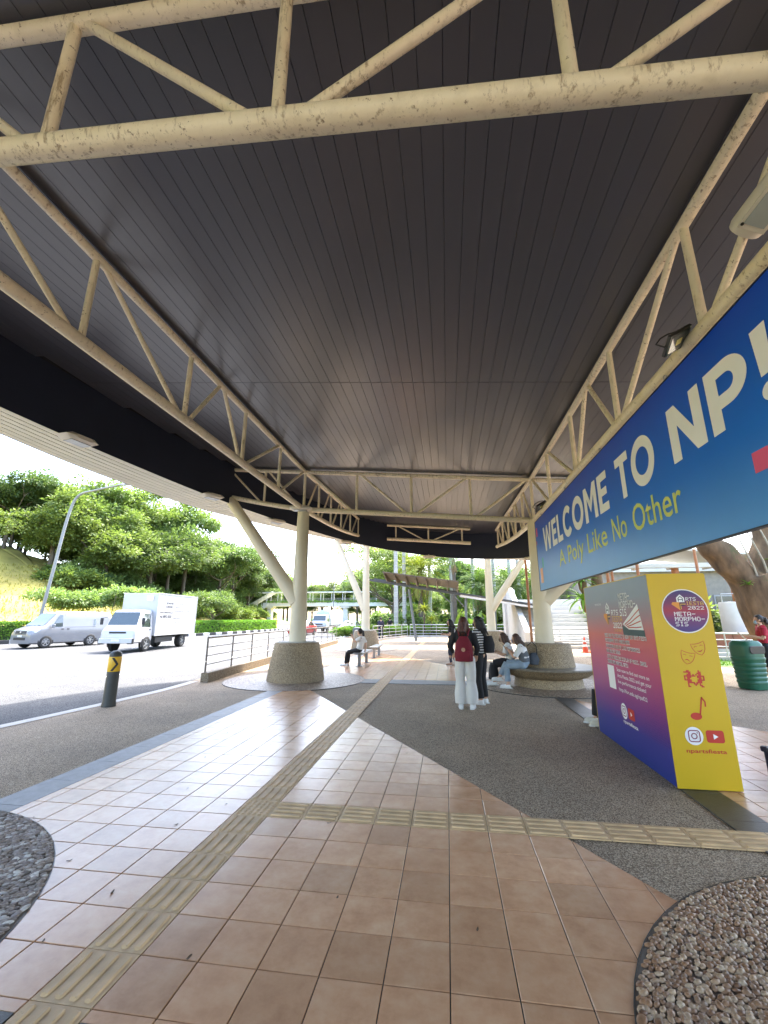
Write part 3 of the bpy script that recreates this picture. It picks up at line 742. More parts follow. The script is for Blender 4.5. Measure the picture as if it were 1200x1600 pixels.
def block(ch):
    """heavy grotesque capitals as lists of convex polygons, cap height 1; returns (polygons, width)"""
    t = .228
    q = lambda x0, y0, x1, y1: [(x0, y0), (x1, y0), (x1, y1), (x0, y1)]
    if ch == 'E': return [q(0, 0, t, 1), q(t, 0, .64, t * .9), q(t, .41, .58, .41 + t * .85), q(t, 1 - t * .9, .64, 1)], .64
    if ch == 'L': return [q(0, 0, t, 1), q(t, 0, .62, t * .9)], .62
    if ch == 'T': return [q(.265, 0, .265 + t, 1 - t * .9), q(0, 1 - t * .9, .735, 1)], .735
    if ch == 'N': return [q(0, 0, t, 1), q(.62, 0, .62 + t, 1), [(t, 1), (t, .62), (.62, 0), (.62, .38)]], .62 + t
    if ch == 'M': return [q(0, 0, t, 1), q(.76, 0, .76 + t, 1), [(t, 1), (t, .66), (.4825, .22), (.4825, .56)], [(.76, 1), (.4825, .56), (.4825, .22), (.76, .66)]], .76 + t
    if ch == 'W': return [[(0, 1), (.22, 0), (.42, 0), (.21, 1)], [(.22, 0), (.42, 0), (.66, .82), (.55, 1)], [(.74, 0), (.94, 0), (.77, 1), (.55, 1)][::1], [(.94, 0), (.74, 0), (1.12, 1), (1.32, 1)]][:0] + [[(0, 1), (.25, 0), (.40, .0), (.215, 1)], [(.40, .0), (.44, 0), (.64, .78), (.66, 1), (.58, 1), (.33, .35)], [(.66, 1), (.64, .78), (.84, 0), (.88, 0), (.95, .35), (.70, 1)], [(.88, 0), (1.03, 0), (1.28, 1), (1.065, 1)]], 1.28
    if ch == 'O': return ring_quads(arc(.53, .5, .53, .52, 0, 360, 36), arc(.53, .5, .53 - t, .52 - t, 0, 360, 36)), 1.06
    if ch == 'C': return ring_quads(arc(.52, .5, .52, .52, 42, 318, 30), arc(.52, .5, .52 - t, .52 - t, 42, 318, 30)), .95
    if ch == 'P': return [q(0, 0, t, 1), q(t, 1 - t * .9, .40, 1), q(t, .32, .40, .32 + t * .9)] + ring_quads(arc(.40, .66, .36, .34, -90, 90, 18), arc(.40, .66, .36 - t, .34 - t * .9, -90, 90, 18)), .76
    return [[(.03, .34), (.20, .34), (.235, 1), (0, 1)]] + [[(p) for p in disc2(.117, .115, .125, n=20)]], .235
def block_word(s, y0, y1, z, h):
    gl = [block(c) for c in s]; tot = sum(w for _, w in gl) + .13 * (len(s) - 1); k = (y0 - y1) / tot; x = 0
    for ps, w in gl:
        mb = MB()
        for p in ps: flat(mb, [((x + a) * k, b * h) for a, b in p], (F0, y0, z), Rr, Uu)
        mb.build('letter', ink_white, ban); x += w + .13
block_word('WELCOME', 10.42, 6.22, 3.12, .58); block_word('TO', 5.88, 4.80, 3.12, .58); block_word('NP!', 4.44, 3.00, 3.12, .58)
for s_, ya, yb in (('A', 9.2, 8.72), ('Poly', 8.52, 7.56), ('Like', 7.34, 6.46), ('No', 6.24, 5.76), ('Other', 5.56, 4.42)): btxt(s_, ya, yb, 2.64, .325, ink_lime, .006)
for y, z, w, h, m in ((11.05, 2.44, .26, .36, ink_peach), (10.78, 2.79, .14, .24, ink_teal), (11.16, 3.62, .14, .22, ink_pink), (11.22, 3.42, .06, .10, ink_pink), (3.40, 2.66, .42, .16, ink_pink), (3.12, 2.82, .2, .18, ink_pink), (2.7, 2.5, .3, .3, ink_teal)):
    flat(MB(), [(0, 0), (w, 0), (w, h), (0, h)], (F0, y, z), Rr, Uu).build('colour_square', m, ban)

# ================================================================ FREE-STANDING POSTER BOARD
bx0, bx1, by0, by1, bh_ = 2.15, 2.72, 4.98, 7.16, 2.05
brd = empty('poster_board', ((bx0 + bx1) / 2, (by0 + by1) / 2, 0), label='tall box-shaped poster board with purple gradient side and yellow end panel', cat='poster board')
side_m = grad_mat('poster_gradient_print', 2, [(0, (.010, .030, .22)), (.30, (.035, .035, .25)), (.62, (.22, .03, .20)), (1.0, (.46, .05, .16)), (1.38, (.60, .12, .11)), (1.62, (.34, .20, .25)), (1.85, (.23, .28, .37)), (2.05, (.22, .29, .40))], .42)
yel_m = pm('yellow_print', (.60, .40, .006), .42, var=.05, vs_=1)
MB().box(((bx0 + bx1) / 2, (by0 + by1) / 2, bh_ / 2 + .005), (bx1 - bx0 - .03, by1 - by0 - .03, bh_ - .012)).build('core', pm('board_core', (.5, .47, .4), .8), brd)
MB().box((bx0 + .006, (by0 + by1) / 2, bh_ / 2 + .006), (.012, by1 - by0, bh_)).build('side_panel', side_m, brd)
MB().box((bx1 - .006, (by0 + by1) / 2, bh_ / 2 + .006), (.012, by1 - by0, bh_)).build('side_panel', side_m, brd)
MB().box(((bx0 + bx1) / 2, by0 - .006, bh_ / 2 + .006), (bx1 - bx0 + .004, .012, bh_)).build('end_panel', yel_m, brd)
MB().box(((bx0 + bx1) / 2, by1 + .006, bh_ / 2 + .006), (bx1 - bx0 + .004, .012, bh_)).build('end_panel', yel_m, brd)
MB().box(((bx0 + bx1) / 2, (by0 + by1) / 2, bh_ + .012), (bx1 - bx0, by1 - by0, .010)).build('top_panel', yel_m, brd)
# -- yellow end: right = +X, up = Z
EO = (0, by0 - .0145, 0); ER, EU = (1, 0, 0), (0, 0, 1)
c0, c1 = 2.475, 1.675
rim = MB(); flat(rim, disc2(c0, c1, .225), EO, ER, EU); rim.build('logo_rim', ink_white, brd)
bdg = grad_mat('badge_print', 2, [(1.45, (.02, .02, .20)), (1.58, (.14, .02, .14)), (1.68, (.34, .015, .05)), (1.76, (.16, .02, .10)), (1.9, (.01, .02, .16))], .42)
flat(MB(), disc2(c0, c1, .214), (0, by0 - .0165, 0), ER, EU).build('logo_badge', bdg, brd)
def af_logo(o, r_, u, s, x, y, par):
    """house-shaped A over an arrow-shaped F"""
    mb = MB(); P = lambda pts: [(x + a * s, y + b * s) for a, b in pts]
    flat(mb, P([(-.35, 0), (.55, 0), (.55, .55), (.1, .95), (-.35, .55)]), o, r_, u); mb.build('logo_house', ink_white, par)
    o2 = Vector(o) + Vector(r_).cross(Vector(u)) * .0015
    m2 = MB(); flat(m2, P([(-.35, 0), (-.85, .0), (-1.0, -.25), (-.05, -1.0), (-.05, -.7), (-.05, 0)]), o, r_, u); m2.build('logo_arrow', ink_orange, par)
    m3 = MB()
    for ln in ([(-.15, .08), (-.15, .45), (.1, .72), (.35, .45), (.35, .08)], [(-.15, .3), (.35, .3)], [(-.05, -.85), (-.05, -.12), (.6, -.12)], [(-.05, -.42), (.5, -.42)]): stroke(m3, P(ln), .09 * s, o2, r_, u)
    m3.build('logo_outline', ink_dark, par)
    m4 = MB(); stroke(m4, P([(.05, -.85), (.05, -.24), (.62, -.24)]), .10 * s, o2, r_, u); m4.build('logo_letter', ink_gold, par)
EO2 = (0, by0 - .0185, 0)
af_logo(EO2, ER, EU, .085, 2.435, 1.765, brd)
e2 = Vector((0, by0 - .0185, 0))
pixel_text(brd, ['RTS'], Vector((2.495, 0, 1.815)) + e2, ER, EU, .0058, .0052, ink_white)
pixel_text(brd, ['IESTA'], Vector((2.492, 0, 1.770)) + e2, ER, EU, .0058, .0052, ink_gold)
pixel_text(brd, ['2022'], Vector((2.503, 0, 1.725)) + e2, ER, EU, .0068, .0052, ink_white)
pixel_text(brd, ['META-', 'MORPHO-', 'SIS'], Vector((2.362, 0, 1.665)) + e2, ER, EU, .0070, .0062, ink_white, lead=8.2)
# masks
mk = MB(); f2 = EO
def mask_line(cx, cy, s, rot, smile):
    def tr(p): a = R(rot); return (cx + s * (p[0] * math.cos(a) - p[1] * math.sin(a)), cy + s * (p[0] * math.sin(a) + p[1] * math.cos(a)))
    out = [(-.9, .75), (-.45, .62), (0, .58), (.45, .62), (.9, .75), (.88, .2), (.72, -.35), (.42, -.75), (0, -1.0), (-.42, -.75), (-.72, -.35), (-.88, .2)]
    stroke(mk, [tr(p) for p in out], .0055, f2, ER, EU, closed=True)
    for sx in (-.4, .4): stroke(mk, [tr((sx - .2, .2)), tr((sx, .32 if smile else .24)), tr((sx + .2, .2))], .005, f2, ER, EU)
    mo = [(-.42, -.28), (-.2, -.5), (0, -.56), (.2, -.5), (.42, -.28), (.2, -.38), (0, -.41), (-.2, -.38)] if smile else [(-.38, -.6), (-.2, -.36), (0, -.28), (.2, -.36), (.38, -.6), (.2, -.48), (0, -.42), (-.2, -.48)]
    flat(mk, [tr(p) for p in mo], f2, ER, EU)
mask_line(2.545, 1.305, .072, 14, True); mask_line(2.425, 1.215, .072, -14, False)
mk.build('masks_print', ink_red, brd)
# dancing pair, drawn in coarse pixels
DA = ['..11......1....', '11111.....11...', '...11....111...', '..111.1.1.11...', '11111111.11111.', '1.111....111.1.', '1.11......11.1.', '11111....11111.', '..111....111...', '..11111.1111...', '..1...111.1....', '..1....1..11...', '..11.......11..']
dn = MB()
for r_, row in enumerate(DA):
    for k, ch in enumerate(row):
        if ch == '1': flat(dn, [(2.36 + k * .0135, 1.075 - r_ * .0125), (2.3735 + k * .0135, 1.075 - r_ * .0125), (2.3735 + k * .0135, 1.0875 - r_ * .0125), (2.36 + k * .0135, 1.0875 - r_ * .0125)], EO, ER, EU)
dn.build('dancers_print', ink_red, brd)
nt_ = MB(); flat(nt_, disc2(2.415, .655, .052, .034), EO, ER, EU); stroke(nt_, [(2.452, .665), (2.492, .835)], .014, EO, ER, EU); stroke(nt_, [(2.488, .832), (2.515, .79), (2.512, .745)], .014, EO, ER, EU)
nt_.build('note_print', ink_red, brd)
def socials(o, r_, u, x, y, s, par, txt_m, o2):
    """round camera icon and red play icon above the account name"""
    flat(MB(), disc2(x, y, .082 * s), o, r_, u).build('icon_disc', ink_white, par)
    ic = MB(); stroke(ic, rrect(x - .05 * s, y - .05 * s, x + .05 * s, y + .05 * s, .022 * s), .009 * s, o2, r_, u, closed=True)
    stroke(ic, disc2(x, y, .024 * s), .009 * s, o2, r_, u, closed=True); flat(ic, disc2(x + .03 * s, y + .03 * s, .006 * s, n=10), o2, r_, u)
    ic.build('camera_icon', pm('print_maroon', (.22, .02, .06), .5), par)
    flat(MB(), rrect(x + .11 * s, y - .056 * s, x + .27 * s, y + .056 * s, .022 * s), o, r_, u).build('play_icon', ink_red, par)
    flat(MB(), [(x + .172 * s, y - .025 * s), (x + .216 * s, y), (x + .172 * s, y + .025 * s)], o2, r_, u).build('play_arrow', ink_white, par)
socials(EO, ER, EU, 2.365, .475, 1.0, brd, ink_red, EO2)
place_text(brd, 'npartsfiesta', (2.275, EO[1], .325), ER, EU, .36, .035, ink_red, bold=.015)
# -- purple side: right = -Y, up = Z
SO = (bx0 - .0025, 0, 0); SR, SU = (0, -1, 0), (0, 0, 1)
def sp(y, z): return (bx0 - .0025, y, z)
pixel_text(brd, ['RTS'], sp(6.12, 1.705), SR, SU, .0135, .0095, ink_white, fat=.3); pixel_text(brd, ['IESTA'], sp(6.12, 1.625), SR, SU, .0115, .0095, ink_gold); pixel_text(brd, ['2022'], sp(6.10, 1.545), SR, SU, .0125, .0095, ink_white, fat=.3); pixel_text(brd, ['21-24 MAR'.replace('1', 'I').replace('4', 'A')], sp(6.08, 1.465), SR, SU, .0045, .0045, ink_gold)
S3 = Vector((bx0 - .0025, 0, 0))
af_logo(S3, SR, SU, .155, -6.26, 1.66, brd)
pixel_text(brd, ['META-', 'MORPHO-', 'SIS'], sp(5.83, 1.90), SR, SU, .0118, .0118, ink_white, lead=8.0, fat=.35)
pixel_text(brd, ['NGEE ANN POLYTECHNIC'], sp(6.72, 1.80), SR, SU, .0022, .0032, ink_white)
# the little theatre building print: striped white fan above a dark block
th = MB(); flat(th, [(-5.78, 1.53), (-5.30, 1.76), (-5.22, 1.47), (-5.62, 1.47)], S3, SR, SU); th.build('stage_print', ink_white, brd)
S4 = Vector((bx0 - .004, 0, 0)); tl = MB()
for k in range(4): stroke(tl, [(-5.72 + .03 * k, 1.525 - .012 * k), (-5.55 + .02 * k, 1.58 - .028 * k), (-5.40, 1.645 - .05 * k), (-5.26, 1.70 - .065 * k)], .012, S4, SR, SU)
tl.build('stage_stripes', ink_red, brd)
flat(MB(), [(-5.80, 1.40), (-5.20, 1.40), (-5.20, 1.47), (-5.62, 1.47), (-5.80, 1.52)], S3, SR, SU).build('stage_base', pm('print_teal_dark', (.03, .07, .08), .5), brd)
body = ["NGEE ANN POLYTECHNIC'S VERY OWN ARTS FIESTA", 'METAMORPHS INTO HYBRID MODE', '', 'FEATURING A MIX OF LIVE PERFORMANCES', 'AND ONLINE SHOWS', '', 'CATCH A DAZZLING DISPLAY OF MUSIC, DANCE,', 'DRAMA AND MARTIAL ARTS!']
zl = [1.40, 1.335, 0, 1.262, 1.197, 0, 1.124, 1.059]
for s, z in zip(body, zl):
    if s: pixel_text(brd, [s], sp(6.46, z), SR, SU, .0052, .0062, ink_white, fat=.55)
for k, (s, w) in enumerate((('Scan now to find out more on', .92), ('Arts Fiesta 2022 and get your', .95), ('live performance tickets!', .80), ('http://for.edu.sg/npaf22', .80))):
    place_text(brd, s, sp(6.18, .94 - .072 * k - (.02 if k == 3 else 0)), SR, SU, w, .042, ink_white, bold=.01)
flat(MB(), rrect(-6.5, .70, -6.27, .99, .012), S3, SR, SU).build('blank_plate', ink_white, brd)
socials(S3, SR, SU, -6.10, .475, 1.12, brd, ink_white, S4)
place_text(brd, 'npartsfiesta', sp(6.16, .335), SR, SU, .42, .04, ink_white, bold=.012)
dt = MB(); rg = random.Random(4)
for i in range(22):
    for j in range(26):
        if rg.random() < max(0, 1.1 - j / 22 - abs(i - 14) / 26): 
            y = -5.55 + i * .026; z = .34 + j * .024; w = .008 * (1 - j / 40); flat(dt, [(y, z), (y + w * 1.4, z), (y + w * 1.4, z + w), (y, z + w)], S3, SR, SU)
dt.build('dot_print', pm('print_violet', (.05, .03, .20), .5), brd)

# ================================================================ LUMINAIRES
lamp_b = pm('luminaire_body', (.62, .58, .50), .4, var=.06, dirt=((.3, .24, .16), 14, .3)); lens_m = pm('luminaire_lens', (.33, .36, .36), .15, var=.08)
blk = pm('black_metal', (.014, .014, .015), .4); led_m = glass_mat('led_window', (.10, .12, .13), .12)
def luminaire(x, y, z, rz, s, label, tilt=0, sub='luminaires along the bulkhead'):
    e = empty('roof_luminaire', (x, y, z), rz, label=label, cat='light', group=sub); e.rotation_euler = (tilt, 0, rz)
    prof = [(-.30, .0), (-.20, -.06), (.20, -.06), (.30, .0), (.20, .055), (-.20, .055)]
    b = MB(); b.loft([[(px * s * k, yy * s, pz * s * k) for px, pz in prof] for yy, k in ((-.17, .55), (-.12, .95), (.12, 1), (.17, .7))])
    b.build('housing', lamp_b, e, smooth=35, world=False)
    MB().box((0, 0, -.066 * s), (.34 * s, .2 * s, .012)).build('lens', lens_m, e, world=False)
    MB().box((0, .16 * s, .07 * s), (.05 * s, .05 * s, .10 * s)).build('bracket', lamp_b, e, world=False)
nx = ['above the left road edge, nearest the camera', 'beside the head of the left raking strut', 'between the left column and the strut, over the road', 'on top of the left column', 'over the far bench on the left', 'at the middle of the far curved end', 'beside the right rear column']
for (x, y, z, rz, s), t in zip(((-7.05, 6.75, 5.0, R(80), 1.15), (-6.5, 10.72, 4.97, R(60), 1.1), (-5.75, 13.6, 4.86, R(55), 1.1), (-4.1, 11.40, 4.70, R(15), 1.1), (-4.1, 17.15, 4.70, R(40), 1.1), (-.75, 19.95, 4.42, R(8), 1.1), (3.6, 18.5, 4.06, R(-35), 1.1)), nx):
    luminaire(x, y, z, rz, s, 'cream lozenge-shaped light ' + t)
e = empty('truss_floodlight', (2.50, 2.86, 4.62), label='large cream floodlight on the right truss at the frame edge', cat='light')
e.rotation_euler = (R(-14), R(24), R(6))
fb = MB(); fb.loft([[(x * k, y, z * k) for x, z in [(-.02 + .13 * math.cos(R(a)), .11 * math.sin(R(a))) for a in range(0, 360, 20)]] for y, k in ((-.24, .9), (-.2, 1), (.2, 1), (.24, .9))]); fb.build('housing', lamp_b, e, smooth=35, world=False)
MB().box((-.02, 0, -.105), (.2, .36, .02)).build('lens_frame', lamp_b, e, world=False); MB().box((-.02, 0, -.117), (.15, .29, .008)).build('lens', lens_m, e, world=False)
for yy in (-.15, .15): MB().lathe([(.012, 0), (.012, .008)], 8, (-.1, yy, -.125)).build('screw', blk, e, world=False)
MB().box((.06, 0, .1), (.05, .12, .14)).build('bracket', lamp_b, e, world=False)
def led(x, y, z, label):
    e = empty('led_floodlight', (x, y, z), R(20), label=label, cat='light', group='black led floodlights over the banner'); e.rotation_euler = (R(-30), R(-32), R(12))
    MB().cbox((0, 0, 0), (.28, .22, .035), .006).build('housing', blk, e, world=False); MB().box((0, 0, -.019), (.22, .17, .004)).build('window', led_m, e, world=False); MB().box((0, 0, -.022), (.07, .06, .004)).build('led_chip', pm('led_chip', (.6, .55, .2), .5), e, world=False)
    k = MB(); k.tube([(.15, .0, 0), (.16, 0, .09), (.05, 0, .13), (-.05, 0, .13), (-.16, 0, .09), (-.15, 0, 0)], .008, 6); k.build('yoke', blk, e, world=False)
    for i in range(6): MB().box((-.1 + .04 * i, 0, .026), (.006, .19, .018)).build('cooling_fin', blk, e, world=False)
led(2.26, 3.88, 4.17, 'small black floodlight under the truss above the exclamation mark of the banner'); led(2.3, 10.2, 4.20, 'small black floodlight at the far end of the banner near the right column')

# ================================================================ BOLLARD, BENCHES, RAILING
e = empty('bollard', (-6.4, 7.8, 0), label='dark grey kerb bollard with yellow chevron band', cat='bollard')
bol = pm('bollard_rubber', (.035, .037, .035), .5, var=.2, vs_=8)
MB().lathe([(.125, -.012), (.122, .03), (.112, .08), (.108, .90), (.105, .93), (.085, .965), (.05, .985), (.01, .99)], 32, (-6.4, 7.8, 0)).build('post', bol, e, smooth=40)
MB().lathe([(.1105, .61), (.1115, .612), (.1115, .878), (.1105, .88)], 32, (-6.4, 7.8, 0)).build('reflective_band', pm('band_yellow', (.72, .42, .02), .4), e, smooth=40)
ch = MB()
for k in range(2):                        # chevrons wrapped on the band, pointing right
    th0 = math.atan2(-7.8, 6.4) + (k * math.pi)
    for s_ in (-1, 1):
        ring = []
        for i in range(7):
            t = i / 6; a0 = th0 - .55 + t * .75
            ring.append([(-6.4 + .1128 * math.cos(a0 + d), 7.8 + .1128 * math.sin(a0 + d), .745 + s_ * (.12 * (1 - t))) for d in (0, .105, .21, .315, .42)])
        n0 = len(ch.v); ch.add([p for q in ring for p in q], [(5 * i + k, 5 * i + k + 1, 5 * i + k + 6, 5 * i + k + 5) for i in range(6) for k in range(4)])
ch.build('chevron', blk, e)
steel = pm('bench_steel', (.20, .21, .22), .4, .5, var=.12)
def bench(x, y, L_, label):
    e = empty('metal_bench', (x, y, 0), label=label, cat='bench', group='metal benches in a row')
    for k in range(4): MB().cbox((x - .135 + .09 * k, y, .435), (.082, L_, .03), .006).build('seat_slat', steel, e)
    MB().box((x, y, .405), (.30, L_ * .8, .03)).build('seat_beam', steel, e)
    for s_ in (-1, 1):
        MB().cbox((x, y + s_ * L_ * .33, .2), (.10, .13, .40), .01).build('leg', steel, e)
        MB().cbox((x, y + s_ * L_ * .33, .004), (.24, .2, .012), .003).build('foot_plate', steel, e)
bench(-3.05, 15.75, 2.0, 'grey metal bench with a woman sitting at its near end'); bench(-3.08, 18.95, 2.0, 'empty grey metal bench behind the occupied one')
# kerb railing on the road side
rail_m = pm('grey_railing_paint', (.14, .135, .13), .45, .2, var=.15, vs_=5)
rp = spline([(-6.3, 10.9), (-6.5, 14), (-6.72, 18), (-6.95, 23), (-7.3, 28.4)], 12)
e = empty('kerb_railing', (-6.3, 10.9, 0), label='dark steel railing with four bars on a low kerb wall beside the road', cat='railing')
kb = MB(); n = len(rp)
kb.loft([[(p.x - .11, p.y, -.1), (p.x + .11, p.y, -.1), (p.x + .10, p.y, .22), (p.x - .10, p.y, .22)] for p in rp]); kb.build('kerb_wall', mat_aggregate('kerb_pebbledash', ((.16, .12, .08), (.30, .23, .15), (.42, .34, .24)), 85, .7, .7), e)
for z, r_ in ((1.10, .03), (.86, .014), (.64, .014), (.42, .014)):
    MB().tube([(p.x, p.y, z) for p in rp], r_, 10).build('rail_bar', rail_m, e, smooth=50)
acc = 0; last = None
for i, p in enumerate(rp):
    if last is None or (p - last).length > 1.36 or i == n - 1:
        MB().box((p.x, p.y, .655), (.02, .06, .87)).build('post', rail_m, e); last = p
# ================================================================ PEOPLE
def remesh(mb, name, mats, voxel, smooth_it=2, noise_amp=0, nscale=20):
    me = mb.mesh(name + '_tmp', mats); o = bpy.data.objects.new(name + '_tmp', me); COL.objects.link(o)
    r_ = o.modifiers.new('r', 'REMESH'); r_.mode = 'VOXEL'; r_.voxel_size = voxel; r_.use_smooth_shade = True
    s_ = o.modifiers.new('s', 'SMOOTH'); s_.factor = .5; s_.iterations = smooth_it
    dg = bpy.context.evaluated_depsgraph_get(); out = bpy.data.meshes.new_from_object(o.evaluated_get(dg))
    bpy.data.objects.remove(o); bpy.data.meshes.remove(me)
    out.name = name; out.materials.clear()
    for m_ in (mats if isinstance(mats, (list, tuple)) else [mats]): out.materials.append(m_)
    if noise_amp:
        out.update()
        nn = [v.normal.copy() for v in out.vertices]
        for v, q in zip(out.vertices, nn):
            v.co += q * noise_amp * noise.noise(Vector((v.co.x * nscale, v.co.y * nscale, v.co.z * nscale * .35)))
    out.polygons.foreach_set('use_smooth', [True] * len(out.polygons)); return out
def ell(mb, c, rx, ry, rz_, n=16, m=10):
    rings = []
    for i in range(1, m):
        a = math.pi * i / m - math.pi / 2
        rings.append([(c[0] + rx * math.cos(a) * math.cos(2 * math.pi * k / n), c[1] + ry * math.cos(a) * math.sin(2 * math.pi * k / n), c[2] + rz_ * math.sin(a)) for k in range(n)])
    mb.loft(rings); return mb
def V(*a): return Vector(a)
skin_m = pm('skin', (.50, .30, .20), .5, var=.06, vs_=8); skin_b = pm('skin_tan', (.38, .22, .14), .5, var=.06, vs_=8)
hair_k = pm('black_hair', (.010, .008, .007), .55, var=.5, vs_=40, scale=(1, 1, .12)); hair_b = pm('brown_hair', (.055, .024, .014), .55, var=.5, vs_=40, scale=(1, 1, .12)); hair_r = pm('auburn_hair', (.075, .022, .012), .55, var=.5, vs_=40, scale=(1, 1, .12))
def cloth(n, c, var=.12): return pm(n, c, .85, var=var, vs_=9, bs_=14, bstr=.5)
def striped():
    m, nt, bs, N, L = new_mat('striped_knit'); v = coords(nt)
    sp_ = N.new('ShaderNodeSeparateXYZ'); L.new(v, sp_.inputs[0])
    f = mathn(nt, 'FRACT', mathn(nt, 'MULTIPLY', sp_.outputs[2], 21)); c1 = ramp(nt, f, [(.5, (.013, .013, .015)), (.55, (.62, .62, .62))], 'LINEAR')
    L.new(c1, bs.inputs['Base Color']); bs.inputs['Roughness'].default_value = .85; return m
def hand(mb, w, d, spread, up, curl=.5, s=1):
    """palm and five bent fingers; w wrist, d direction, spread = across the palm, up = palm normal"""
    d, spread, up = d.normalized(), spread.normalized(), up.normalized()
    mb.tube([w - d * .02, w + d * .03, w + d * .085], [.021, .026, .028], 10, flat=.55)
    mb.tube([w + d * .03 - spread * .018, w + d * .08 - spread * .022], [.016, .016], 8); mb.tube([w + d * .03 + spread * .018, w + d * .08 + spread * .022], [.016, .016], 8)
    for k, ln in enumerate((.068, .078, .072, .055)):
        b = w + d * .08 + spread * (-.029 + .019 * k); c_ = curl
        p1 = b + d * ln * .45 - up * ln * .2 * c_; p2 = p1 + d * ln * .3 * (1 - c_ * .6) - up * ln * .35 * c_; p3 = p2 + d * ln * .25 * (1 - c_) - up * ln * .35 * c_
        mb.tube([b, p1, p2, p3], [.0095, .009, .0085, .007], 8)
    b = w + d * .025 - spread * .025; mb.tube([b, b + (d * .6 - spread * .7).normalized() * .035, b + (d * .9 - spread * .5).normalized() * .062], [.012, .011, .009], 8)
def person(label, loc, rz, J, look, group=None, skin=skin_m, scale=1.0):
    """J: joints in a local frame (faces +Y). look: clothes. One continuous skin body, clothes and hair as children."""
    root = empty('person', loc, rz, label=label, cat='person', group=group); root.scale = (scale,) * 3
    j = {k: Vector(v) for k, v in J.items()}
    b = MB(); hd = j['head']; nk_ = j['neck']; hv = (j.get('face') or V(0, 1, 0)).normalized(); hs = V(hv.y, -hv.x, 0).normalized()
    # torso, neck
    b.tube([j['pelvis'], j['waist'], j['chest'], nk_], [.095, .088, .10, .05], 16, flat=1.45)
    b.tube([nk_ - V(0, 0, .03), hd - V(0, 0, .05)], [.048, .045], 12)
    # head: skull, jaw, nose, ears
    ell(b, hd + V(0, 0, .02), .074, .088, .105); ell(b, hd + hv * .022 - V(0, 0, .05), .055, .06, .06)
    b.tube([hd + hv * .085 + V(0, 0, .02), hd + hv * .108 - V(0, 0, .022)], [.010, .014], 8)
    for s_ in (-1, 1): ell(b, hd + hs * s_ * .077, .012, .02, .03, 8, 6)
    for s_, q in ((-1, 'l'), (1, 'r')):
        sh, el, wr = j['sh' + q], j['el' + q], j['wr' + q]
        b.tube([j['chest'] + V(0, 0, .03), sh], [.06, .052], 12); b.tube([sh, sh.lerp(el, .5), el], [.05, .043, .036], 12); b.tube([el, el.lerp(wr, .35), wr], [.036, .036, .024], 12)
        d = (wr - el).normalized(); up_ = j.get('palm' + q) or V(0, -.3, 1); sp_ = d.cross(up_).normalized() * s_
        hand(b, wr, j.get('hd' + q) or d, sp_, up_.normalized(), look.get('curl', .5))
        hp, kn, an, toe = j['hp' + q], j['kn' + q], j['an' + q], j['to' + q]
        b.tube([j['pelvis'], hp], [.085, .085], 12); b.tube([hp, hp.lerp(kn, .5), kn], [.082, .07, .053], 12); b.tube([kn, kn.lerp(an, .35), an], [.05, .053, .036], 12)
        b.tube([an, an.lerp(toe, .5) - V(0, 0, .015), toe], [.036, .034, .022], 10)
    me = remesh(b, 'body', skin, .0085, 3); put('body', me, root)
    # eyes and brows
    ey = MB()
    for s_ in (-1, 1): ell(ey, hd + hs * s_ * .03 + hv * .083 + V(0, 0, .012), .011, .008, .007, 8, 6)
    ey.build('eyes', pm('eye_dark', (.02, .015, .012), .3), root, world=False, smooth=True)
    # trousers
    lg = look['legs']; t = MB()
    t.tube([j['waist'] - V(0, 0, .02), j['pelvis']], [.098, .108], 18, flat=1.38); 
    for q in 'lr':
        hp, kn, an = j['hp' + q], j['kn' + q], j['an' + q]
        t.tube([j['pelvis'].lerp(hp, .6) + V(0, 0, .01), hp, hp.lerp(kn, .5), kn], [.10, .102, .092 * lg[1], .072 * lg[1]], 16)
        e_ = kn.lerp(an, lg[3] if len(lg) > 3 else .92); t.tube([kn, kn.lerp(e_, .5), e_], [.072 * lg[1], .066 * lg[2], .062 * lg[2]], 16)
    put('trousers', remesh(t, 'trousers', lg[0], .011, 4, .006, 14), root)
    # top
    tp_ = look['top']; t = MB(); hem = j['waist'].lerp(j['pelvis'], tp_[2])
    t.tube([hem, j['waist'].lerp(j['chest'], .3), j['chest'], j['chest'].lerp(nk_, .62)], [.118, .112, .12, .085], 18, flat=1.40)
    for q in 'lr':
        sh, el, wr = j['sh' + q], j['el' + q], j['wr' + q]
        t.tube([j['chest'].lerp(nk_, .35), sh], [.075, .068], 14)
        s_ = tp_[1]
        if s_ <= 1: t.tube([sh, sh.lerp(el, s_)], [.068, .066], 14)
        else: t.tube([sh, el], [.066, .052], 14); t.tube([el, el.lerp(wr, s_ - 1)], [.052, .040], 14)
    put('top', remesh(t, 'top', tp_[0], .011, 4, .006, 16), root)
    # hair
    h = look['hair']; t = MB(); back = -hv
    ell(t, hd + V(0, 0, .032) + back * .012, .086, .094, .104)
    if h[1] == 'long':
        pts = [hd + back * .055 + V(0, 0, .03), hd + back * .085 - V(0, 0, .08), nk_ + back * .10 - V(0, 0, .05), nk_ + back * .13 - V(0, 0, h[2])]
        t.tube(pts, [.075, .078, .07, .035], 14)
        for s_ in (-1, 1): t.tube([hd + hs * s_ * .062 + V(0, 0, .04), hd + hs * s_ * .08 - V(0, 0, .06) + back * .02, nk_ + hs * s_ * .075 + back * .04 - V(0, 0, .06)], [.035, .035, .025], 10)
    elif h[1] == 'tail':
        t.tube([hd + back * .07 + V(0, 0, .05), hd + back * .13 + V(0, 0, .03), hd + back * .15 - V(0, 0, .1), nk_ + back * .13 - V(0, 0, h[2])], [.04, .042, .045, .02], 12)
    hm = remesh(t, 'hair', h[0], .009, 2, .008, 60)
